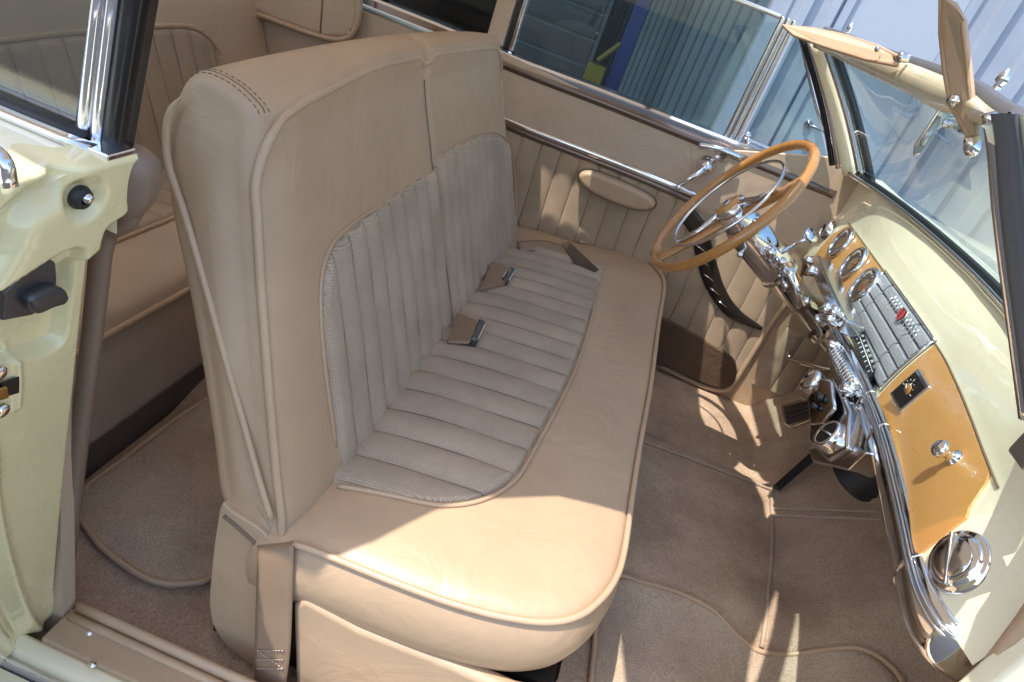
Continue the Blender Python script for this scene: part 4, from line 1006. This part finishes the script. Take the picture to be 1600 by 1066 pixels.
# column support bracket and chrome cluster below the gauges
bk = MB().prism([rp(1256, 400, .60), rp(1275, 398, .60), rp(1322, 500, .62), rp(1308, 520, .62), rp(1285, 470, .61)], (.05, 0, 0)).build('column_bracket', CHROME_W, col, bevel=.006)
MB().prism([rp(1252, 430, .64), rp(1276, 432, .64), rp(1290, 470, .64), rp(1262, 462, .64)], (.02, 0, -.01)).build('bracket_plate', PAINT, col, bevel=.004)
for px, py, r in ((1262, 424, .016), (1258, 408, .012), (1284, 484, .018), (1296, 488, .017), (1290, 500, .014), (1272, 500, .012)):
    p = rp(px, py, .59); MB().lathe(p + np.array([.03, 0, 0]), (-1, .2, .2), [(0, r * .7), (.012, r * .8), (.016, r), (.028, r), (.032, r * .7), (.033, .0001)], 22).build('dash_knob', CHROME, dash)
bkt = ony(1250, 512, 1.86)
MB().lathe(along(.44), CA, [(0, .040), (.016, .040)], 30).box(tuple(along(.45) + np.array([-.02, -.05, -.012])), tuple(along(.45) + np.array([.05, .09, .012]))).build('column_clamp', CHROME, col, bevel=.003)

# -------- WINDSCREEN
hy = [(.62, .245, 1.445), (.70, .285, 1.458), (.82, .335, 1.462), (1.0, .385, 1.470), (1.2, .412, 1.487), (1.45, .425, 1.498), (1.75, .425, 1.505), (2.0, .412, 1.513), (2.15, .395, 1.520), (2.27, .365, 1.522)]
def HXZ(y): return float(np.interp(y, [h[0] for h in hy], [h[1] for h in hy])), float(np.interp(y, [h[0] for h in hy], [h[2] for h in hy]))
hq = cr([(h[1], h[0], h[2]) for h in hy], 8)
HY = np.array([p[1] for p in hq]); HX_ = np.array([p[0] for p in hq]); HZ_ = np.array([p[2] for p in hq])
def Hd(y): return np.array([float(np.interp(y, HY, HX_)), y, float(np.interp(y, HY, HZ_))])
wq = cr([(a, b, 0) for a, b in zip(Wy, Wx)], 8); WYs = np.array([p[0] for p in wq]); WXs = np.array([p[1] for p in wq])
def Wb(y): return np.array([float(np.interp(y, WYs, WXs)), y, WZ + .004])
HB = .046
def HBy(y): return .012 + .034 * float(sstep(.85, 1.35, y))
ws = MB().grid([[Wb(y) * (1 - t) + (Hd(y * .985 + .02) + np.array([.03, 0, -HBy(y)])) * t + np.array([.02 * math.sin(t * math.pi), 0, 0]) for t in np.linspace(0, 1, 8)] for y in np.linspace(.75, 2.25, 50)]).build('windscreen', GLASS_W, car)
# header bow: inner painted band, outer lip
ysh = np.linspace(.66, 2.265, 60)
rows = []
for y in ysh:
    h = Hd(y); B_ = HBy(y); e_ = .45 + .55 * float(sstep(.66, 1.1, y)); rows.append([h + np.array(v) for v in [(.03, 0, -B_ - .004), (.012, 0, -B_ - .002), (.004, 0, -B_ + .006), (.0, 0, -B_ * .4), (.002, 0, -.005), (.008, 0, 0), (.030, 0, .002), (.052, 0, -.012), (.050, 0, -B_ * .7 - .01)]])
c0_ = np.mean(rows[0], 0); c1_ = np.mean(rows[-1], 0); rows = [[c0_] * 9] + rows + [[c1_] * 9]
hdr = MB().grid(rows, cv=True).build('windscreen_header', PAINT, ws)
rows = []
for y in ysh:
    h = Hd(y); rows.append([h + np.array(v) for v in [(.010, 0, .001), (.012, 0, .012), (.03, 0, .014), (.045, 0, .003)]])
MB().grid(rows).build('header_seal', RUBG, hdr)
for (px, py) in ((1317, 32), (1528, 78), (1602, 160)):
    yv = {1317: 2.17, 1528: 1.12, 1602: .80}[px]
    b0 = Hd(yv) + np.array([.035, 0, .005])
    pn = MB().lathe(b0, (0, 0, 1), [(0, .013), (.003, .012), (.004, .006), (.016, .005), (.019, .0085), (.028, .007), (.037, .002), (.038, .0001)], 20).build('latch_pin', CHROME, hdr)
# lower rubber seal and chrome bead
MB().tube([Wb(y) + np.array([-.006, 0, .006]) for y in np.linspace(.70, 2.27, 50)], (.012), 10).build('windscreen_seal', BLACK, ws)
MB().tube([Wb(y) + np.array([-.024, 0, .003]) for y in np.linspace(.68, 2.28, 50)], .0055, 8).build('windscreen_bead', CHROME_W, ws)
# far A pillar: painted post, chrome strips, black seals
def postline(y0, y1, dx=0, dy=0):
    a = Wb(y0); b = Hd(y1) + np.array([.02, 0, -.03]); return [a * (1 - t) + b * t + np.array([dx + .012 * math.sin(t * math.pi), dy, 0]) for t in np.linspace(0, 1, 14)]
ap_ = MB().tube(postline(2.31, 2.30), [(.022, .020)] * 14, 14).build('windscreen_pillar', PAINT, car)
MB().tube(postline(2.285, 2.275, .015, -.012), .0085, 8).tube(postline(2.27, 2.26, .026, -.016), .006, 8).build('pillar_trim', CHROME_W, ap_)
MB().tube(postline(2.255, 2.245, .034, -.012), .011, 8).build('pillar_seal', BLACK, ap_)
MB().tube(postline(2.335, 2.325, -.022, .0), .010, 8).build('pillar_trim', CHROME_W, ap_)
MB().tube(postline(2.345, 2.335, -.038, .01), .011, 8).build('pillar_seal', BLACK, ap_)
# near A pillar, seen from outside: black seal face and painted skin
pa = [ony(x, y, .66) for x, y in [(1548, 178), (1556, 240), (1562, 320), (1572, 410), (1584, 500), (1594, 580), (1604, 660)]]
pb_ = [ony(x, y, .64) for x, y in [(1592, 178), (1600, 240), (1608, 320), (1618, 410), (1630, 500), (1640, 580), (1652, 660)]]
rows = []
for a, b in zip(cr(pa, 5), cr(pb_, 5)):
    m_ = (a + b) / 2; rows.append([a + np.array([.02, .05, 0]), a, a * .8 + b * .2 + np.array([-.003, -.006, 0]), m_ + np.array([-.002, -.002, 0]), a * .2 + b * .8 + np.array([-.003, -.008, 0]), b, b + np.array([.02, .02, 0]), a + np.array([.025, .045, 0])])
np_ = MB().grid(rows, cv=True).build('windscreen_pillar', RUBG, car)
MB().tube([p + np.array([.004, .012, 0]) for p in cr(pa, 5)], .006, 8).build('pillar_trim', CHROME_W, np_)
rows = []
for p in cr(pb_, 5): rows.append([p + np.array(v) for v in [(0, 0, 0), (.006, -.012, 0), (.02, -.02, 0), (.035, .0, 0), (.03, .03, 0), (.01, .03, 0)]])
MB().grid(rows, cv=True).build('pillar_skin', PAINT, np_)
# chrome hinge/catch on the cowl near the pillar
MB().box((.50, .66, 1.17), (.56, .70, 1.20)).build('cowl_catch', CHROME_W, dash, bevel=.004)
# near end of the dash: windlace strip over the door hinge post
wl = [ony(x, y, .635) for x, y in [(1620, 905), (1598, 945), (1570, 985), (1540, 1025), (1515, 1055), (1490, 1090)]]
wl2 = [ony(x, y, .625) for x, y in [(1640, 950), (1616, 985), (1590, 1025), (1562, 1062), (1540, 1090), (1515, 1120)]]
rows = []
for a, b in zip(cr(wl, 5), cr(wl2, 5)):
    m_ = (a + b) / 2 + np.array([-.004, -.01, 0]); rows.append([a + np.array([.02, .02, 0]), a, (a + m_) / 2 + np.array([-.002, -.004, 0]), m_, (b + m_) / 2 + np.array([-.002, -.003, 0]), b, b + np.array([.02, .02, 0])])
MB().grid(rows).build('windlace', PIPING, car)
# hinge post skin outside
MB().box((.64, .30, .30), (1.4, .62, .86)).build('front_wing', PAINT, car, smooth=False, bevel=.03)
MB().prism([(.60, .60, .30), (.60, .60, 1.03), (.66, .60, 1.16), (1.3, .60, 1.16), (1.3, .60, .30)], (0, .035, 0)).build('hinge_post', PAINT, car, smooth=False, bevel=.006)
# bonnet / cowl outside the glass
rows = []
for y in np.linspace(.50, 2.5, 30):
    e = 1 - abs((y - 1.5) / 1.0) ** 4
    wx_ = WX(min(max(y, .6), 2.33)); rows.append([(wx_ + .012, y, WZ - .006 * 1), (wx_ + .10, y, WZ - .01), (wx_ + .4, y, WZ - .02 * 1 - .05 * (1 - e)), (2.2, y, 1.10 - .15 * (1 - e))])
MB().grid(rows).build('bonnet', PAINT, car)

# mirror and visors
mc = [ony(x, y, 1.30) for x, y in [(1472, 162), (1482, 166), (1478, 184), (1437, 242), (1426, 246), (1428, 228)]]
mir = MB().prism(mc, (.006, .018, 0)).build('rear_view_mirror', CHROME_W, car, bevel=.004)
MB().prism([p + (sum(mc) / 6 - p) * .42 + np.array([0, -.003, 0]) for p in mc], (.001, .004, 0)).build('mirror_glass', mat('mirror_glass', (.5, .52, .52), .25, .5), mir)
MB().tube(cr([ony(1473, 190, 1.31), ony(1484, 196, 1.31), ony(1505, 197, 1.30)], 6), .006).lathe(ony(1507, 197, 1.30), (.3, -1, 0), [(0, .012), (.012, .010), (.02, .006), (.021, .0001)]).build('mirror_stem', CHROME, mir)
def visor(px, ys_, th, name_label):
    top_ = [ony(x, y, yy) for (x, y), yy in zip(px, ys_)]
    o = MB().prism(top_, th).build('sun_visor', VISOR, car, bevel=.004, label=name_label)
    c_ = [p + np.array(th) * .5 for p in top_]
    MB().tube(c_, .0045, 8, closed=True).build('visor_binding', PIPING, o)
    return o
v1 = visor([(1222, 42), (1270, 47), (1320, 58), (1368, 74), (1402, 92), (1400, 104), (1350, 94), (1290, 75), (1240, 57)], [2.12, 2.05, 1.9, 1.72, 1.55, 1.55, 1.68, 1.86, 2.02], (0.002, 0, .005), 'sun visor swung up above the steering wheel')
hg = Hd(1.52)
MB().lathe(ony(1411, 90, 1.52), (-1, .1, -.2), [(-.01, .009), (0, .009), (.004, .012), (.009, .010), (.012, .0001)]).build('visor_hinge', CHROME_W, v1)
v2 = visor([(1472, -6), (1492, 8), (1506, 34), (1513, 90), (1520, 160), (1526, 218), (1520, 222), (1503, 190), (1488, 165), (1478, 110), (1472, 50)], [1.12] * 3 + [1.09, 1.07, 1.05, 1.05, 1.08, 1.10, 1.12, 1.14], (0.003, .012, 0.0), 'sun visor hanging down edge-on beside the mirror')
MB().tube([ony(1519, 214, 1.045), ony(1519, 232, 1.045), ony(1519, 240, 1.045), ony(1519, 245, 1.045)], [.010, .011, .009, .003]).build('visor_mount', CHROME, v2)
MB().lathe(ony(1489, 157, 1.08), (-1, -.3, 0), [(-.005, .007), (0, .009), (.005, .006), (.006, .0001)]).build('visor_hinge', CHROME, v2)
# header screw
MB().ell(ony(1371, 77, 1.62), (.006, .006, .006), 10).build('screw', CHROME_W, hdr)

# -------- NEAR LOCK PILLAR (faces forward), belt, quarter glass
J0 = np.array([-.472, .6, 1.147]); J1 = np.array([-.566, .6, .316]); jd = (J0 - J1); jd /= np.linalg.norm(jd)
JN = np.array([jd[2], 0, -jd[0]]); JN /= np.linalg.norm(JN)
def jp(px, py): 
    p = onp(px, py, J0, JN); return np.array([p[1], (p - J1) @ jd])     # (y, s)
def jpos(y, s, h=0.): return J1 + jd * s + np.array([0, y - .6, 0]) + JN * h
edge_px = [(222, 262), (216, 290), (203, 318), (196, 335), (170, 352), (158, 380), (150, 440), (140, 520), (130, 610), (118, 710), (107, 810), (98, 900), (97, 940), (110, 965), (135, 985)]
ej = np.array([jp(*p) for p in cr(edge_px, 5)])
# outline in (y,s)
yy_ = np.linspace(.22, .62, 150); ss_ = np.linspace(-.02, .845, 300)
o_ = np.argsort(ej[:, 1]); 
def yedge(s): return float(np.interp(s, ej[o_, 1], ej[o_, 0]))
topz = [jp(x, y) for x, y in [(0, 262), (45, 240), (110, 236), (190, 246), (222, 250)]]
def stop(y): 
    a = np.array(topz); o = np.argsort(a[:, 0]); return float(np.interp(y, a[o, 0], a[o, 1]))
def JPoly(px): return [jp(*p) for p in cr(px, 5, True)]
def JLine(px): return [jp(*p) for p in cr(px, 5)]
G = np.zeros((300, 150, 3)); Yg = np.zeros((300, 150)); Sg = np.zeros((300, 150))
for i, s in enumerate(np.linspace(-.01, stop(.6), 300)):
    ye = yedge(s)
    Yg[i] = np.linspace(.20, ye, 150); Sg[i] = s
Hh = np.zeros_like(Yg)
# upper flange stands proud, lower web recessed
low = JPoly([(-60, 480), (40, 462), (110, 430), (215, 385), (215, 700), (215, 1100), (-100, 1100), (-100, 700)])
d = sdf(low, Yg, Sg); Hh -= .012 * (1 - sstep(-.005, .003, d))
# S-shaped pressed channel across the upper part
ch = JLine([(-40, 470), (5, 400), (30, 350), (62, 318), (98, 296), (112, 268), (116, 250)])
d = pdist(ch, Yg, Sg); Hh -= .016 * np.exp(-(d / .016) ** 2)
ch = JLine([(-40, 400), (-5, 340), (20, 300), (52, 280), (58, 258)])
d = pdist(ch, Yg, Sg); Hh -= .012 * np.exp(-(d / .010) ** 2)
# round dimple about the screw
d = np.hypot(Yg - jp(137, 315)[0], Sg - jp(137, 315)[1]); Hh -= .010 * (1 - sstep(.012, .030, d))
# striker pocket
pk = JPoly([(-40, 500), (10, 455), (60, 420), (100, 396), (128, 390), (136, 410), (126, 500), (118, 540), (95, 560), (40, 575), (-40, 590)])
d = sdf(pk, Yg, Sg); Hh -= .014 * (1 - sstep(-.007, .002, d))
# vertical flute near the latch and soft lower return
ch = JLine([(44, 560), (46, 600), (44, 645)])
d = pdist(ch, Yg, Sg); Hh += .004 * np.exp(-(d / .004) ** 2)
ch = JLine([(-30, 620), (0, 700), (8, 800), (30, 900), (60, 975), (100, 1010)])
d = pdist(ch, Yg, Sg); Hh += .007 * np.exp(-(d / .007) ** 2) 
ch = JLine([(-30, 760), (-5, 850), (15, 930), (45, 1000), (80, 1030)])
d = pdist(ch, Yg, Sg); Hh -= .010 * np.exp(-(d / .010) ** 2)
Hh *= 1.2
P = J1[None, None, :] + Sg[..., None] * jd + np.stack([np.zeros_like(Yg), Yg - .6, np.zeros_like(Yg)], -1) + Hh[..., None] * JN
# give it a rim that folds back at the inner edge and the top
back = P[:, -1:, :] - JN * .05
P = np.concatenate([P, P[:, -1:, :] + np.array([0, .003, 0]) - JN * .004, back + np.array([0, .003, 0])], 1)
topb = P[-1:] - JN * .004 + jd * .003; topb2 = P[-1:] - JN * .04 + jd * .004
P = np.concatenate([P, topb, topb2], 0)
jamb = MB().grid(P).build('lock_pillar', PAINT_BOUNCE, car)
# striker
sj = [jpos(*jp(x, y), .012 - .026) for x, y in [(14, 508), (20, 465), (62, 426), (100, 418), (99, 440), (98, 478), (88, 492), (60, 505)]]
def jq(x, y, h): return jpos(*jp(x, y), h)
strk = MB().prism([jq(x, y, -.024) for x, y in [(14, 509), (19, 464), (60, 424), (99, 415), (101, 440), (98, 482), (60, 500)]], JN * .016).build('striker_plate', DARKMET, jamb, bevel=.003)
MB().prism([jq(x, y, -.015) for x, y in [(42, 478), (44, 462), (78, 448), (100, 450), (105, 462), (102, 474), (80, 480), (55, 492)]], JN * .020).build('striker_block', DARKMET, strk, bevel=.006)
for px, py in ((64, 438), (90, 430), (38, 496), (78, 486)):
    MB().lathe(jq(px, py, -.014), JN, [(0, .008), (.003, .0075), (.004, .004), (.0042, .0001)], 14).build('screw', CHROME_W, strk)
for px, py in ((14, 592), (18, 650)):
    q = jq(px, py, -.012)
    MB().lathe(q, JN, [(0, .009), (.003, .0085), (.0045, .005), (.0048, .0001)], 18).build('screw', CHROME, jamb)
MB().prism([jq(x, y, -.0115) for x, y in [(0, 612), (44, 596), (46, 620), (22, 628), (0, 640), (-30, 650), (-30, 625)]], JN * .001).build('latch_slot', BLACK, jamb, smooth=False)
MB().prism([jq(x, y, -.009) for x, y in [(-20, 622), (20, 608), (22, 626), (-20, 640)]], JN * .004).build('latch_tongue', mat('brass', (.55, .33, .12), .3, 1), jamb, bevel=.002)
MB().lathe(jq(137, 315, -.012), JN, [(0, .012), (.004, .013), (.010, .010), (.010, .005)], 24).build('bump_stop', RUBBER, jamb)
MB().lathe(jq(140, 312, -.004), JN, [(0, .006), (.006, .004), (.0065, .0001)], 16).build('stop_screw', CHROME, jamb)
# leather covered shoulder and windlace round the opening
shp = [(205, 236), (222, 252), (228, 275), (222, 300), (212, 322), (199, 334)]
rows = []
for x, y in cr(shp, 5):
    c_ = ony(x - 12, y, .615)
    rows.append(c_)
MB().tube(rows, list(np.interp(np.linspace(0, 1, len(rows)), [0, .25, .6, 1], [.012, .024, .022, .012])), 14).build('shoulder_trim', LEATHER_DK, jamb)
wlp = [ony(x, y, .618) for x, y in cr([(214, 312), (196, 345), (168, 362), (158, 395), (152, 450), (142, 540), (130, 640), (118, 740), (108, 840), (101, 910), (102, 945), (118, 968), (142, 985)], 6)]
MB().tube(wlp, .0125, 12).build('windlace', LEATHER_DK, jamb)
# top of the belt and outer skin
bq = MB()
t1 = [ony(x, y, .565) for x, y in [(-60, 150), (0, 178), (60, 202), (125, 225), (190, 240)]]
zb = 1.135
b_out = [(x, .30, 1.075) for x in (-1.7, -.62, -.50)]
rows = []
for x in np.linspace(-1.75, -.485, 30):
    rows.append([(x, .590, 1.05), (x, .588, zb + .004), (x, .560, zb + .006), (x, .52, zb + .000), (x, .46, zb - .015), (x, .40, zb - .04), (x, .34, zb - .08), (x, .30, zb - .14), (x, .26, .9), (x, .235, .6), (x, .25, .3)])
skin = MB().grid(rows).build('quarter_panel', PAINT, car)
MB().tube([(x, .572, zb + .010) for x in np.linspace(-1.7, -.50, 20)], [(.006, .010)] * 20, 10, flat=(0, 0, 1)).build('belt_trim', CHROME, skin)
MB().tube([(x, .590, zb + .012) for x in np.linspace(-1.7, -.52, 20)], [(.008, .012)] * 20, 10, flat=(0, 0, 1)).build('glass_wiper', RUBBER, skin)
hx = ony(-8, 234, .40)
MB().tube(cr([hx + np.array([-.25, 0, .01]), hx + np.array([-.06, -.01, .008]), hx + np.array([0, 0, 0]), hx + np.array([.012, .0, -.025])], 6), [(.004, .006)] * 19, 12, flat=(0, 0, 1)).build('belt_spear', CHROME, skin)
# quarter glass, chrome channels and black weatherstrip
def QP(px, py, y=.592): return ony(px, py, y)
gb0, gb1 = QP(118, 222), QP(148, -30)
gl = [np.array([gb0[0], .592, zb + .004]), np.array([gb1[0], .592, gb1[2]]), np.array([-1.6, .592, gb1[2]]), np.array([-1.6, .592, zb + .004])]
MB().prism(gl, (0, .005, 0)).build('quarter_window', GLASS_Q, car, smooth=False)
qw = [o for o in D.objects if o.name.startswith('quarter_window')][-1]
def strip(l0, l1, r0, r1, y, name, m, dep=.014, bulge_=.004):
    a0, a1, b0, b1 = QP(*l0, y), QP(*l1, y), QP(*r0, y), QP(*r1, y)
    rows = []
    for t in np.linspace(0, 1, 10):
        a = a0 * (1 - t) + a1 * t; b = b0 * (1 - t) + b1 * t
        rows.append([a + np.array([0, dep, 0]), a, a * .85 + b * .15 + np.array([0, -bulge_ * .8, 0]), (a + b) / 2 + np.array([0, -bulge_, 0]), a * .15 + b * .85 + np.array([0, -bulge_ * .8, 0]), b, b + np.array([0, dep, 0])])
    return MB().grid(rows, cv=True).build(name, m, qw)
strip((115, 217), (146, -20), (137, 224), (168, -20), .590, 'chrome_channel', CHROME)
strip((138, 224), (169, -20), (158, 230), (190, -20), .588, 'chrome_channel', CHROME)
strip((159, 233), (192, -20), (186, 239), (228, -20), .590, 'weatherstrip', BLACK, .02, .006)
MB().box(tuple(QP(150, 246, .575) + np.array([-.01, -.01, -.006])), tuple(QP(186, 244, .585) + np.array([.004, .02, .006]))).build('channel_foot', CHROME, jamb, bevel=.002)

# -------- SILL
zs_ = .318
so_ = [onz(x, y, zs_) for x, y in [(128, 958), (350, 1062), (700, 1230)]]
xa, xb = -.56, .62
MB().box((xa, .541, .26), (xb, .603, zs_)).build('sill_plate', LEATHER, car, smooth=False, bevel=.004)
slp = D.objects['sill_plate']
MB().tube([(x, .606, zs_ + .004) for x in np.linspace(xa + .01, xb, 20)], [(.012, .009)] * 20, 12, flat=(0, 0, 1)).tube([(x, .588, zs_ + .002) for x in np.linspace(xa + .01, xb, 20)], [(.006, .007)] * 20, 12, flat=(0, 0, 1)).build('sill_bead', PIPING, slp)
for px, py in ((140, 988), (145, 1038)):
    p = onz(px, py, zs_); MB().lathe((p[0], p[1], zs_), (0, 0, 1), [(0, .006), (.002, .005), (.003, .0001)], 12).build('screw', CHROME, slp)
YR = float(onz(45, 1044, .30)[1])
MB().grid([[(x, y, z) for y, z in ((.542, .28), (.5415, .309), (.535, .311), (YR + .016, .310), (YR + .006, .304), (YR, .28), (YR, .12))] for x in np.linspace(-1.7, .7, 10)]).build('rocker_panel', PAINT, car)
MB().tube([(x, YR - .004, .292) for x in np.linspace(-1.7, .8, 10)], [(.016, .006)] * 10, 12, flat=(0, 0, 1)).build('rocker_moulding', CHROME, car)
MB().box((-1.75, .53, .08), (1.3, 2.5, .235)).build('chassis', BLACK, car, smooth=False)

# -------- ADDED SHADE TOP: unseen sun blocker above the frame, formed as a canvas top
tp_ = [(-2.2, .37), (-.56, .36), (-.49, .43), (-.42, .53), (-.34, .60), (-.22, .67), (-.08, .70), (-.04, .50), (.16, .47), (.20, .60), (.24, .80), (.32, 1.0), (.32, 1.35), (.28, 1.5), (.18, 1.62), (.13, 1.8), (.12, 2.1), (.11, 2.145), (-.36, 2.145), (-.36, 2.10), (-.56, 2.10), (-.56, 2.145), (-2.2, 2.145)]  # outline drawn from the wanted shadow edges, notch for the door's sun patch
ztop_ = 1.66
shade_top = MB().prism([(x, y, ztop_) for x, y in tp_], (0, 0, .03)).build('added_shade_top', SHADE_CANVAS, car, bevel=.008)
MB().prism([(.11, 2.146, ztop_), (.08, 2.44, ztop_ - .01), (-2.2, 2.50, ztop_ - .01), (-2.2, 2.146, ztop_)], (0, 0, .028)).build('shade_top_flap', SHADE_CANVAS, shade_top, bevel=.006)
MB().tube([(.0, .9, 1.65), (.02, 1.6, 1.65), (.0, 2.3, 1.65)], .015).build('shade_top_bow', DARKMET, shade_top)
MB().prism([(-2.2, .50, 1.66), (-2.2, 2.48, 1.66), (-2.35, 2.48, 1.05), (-2.35, .50, 1.05)], (-.02, 0, 0)).build('shade_top_rear', SHADE_CANVAS, shade_top, smooth=False)
MB().box((-2.4, .35, .5), (-1.7, 2.5, 1.06)).build('rear_deck', PAINT, car, smooth=False, bevel=.05)
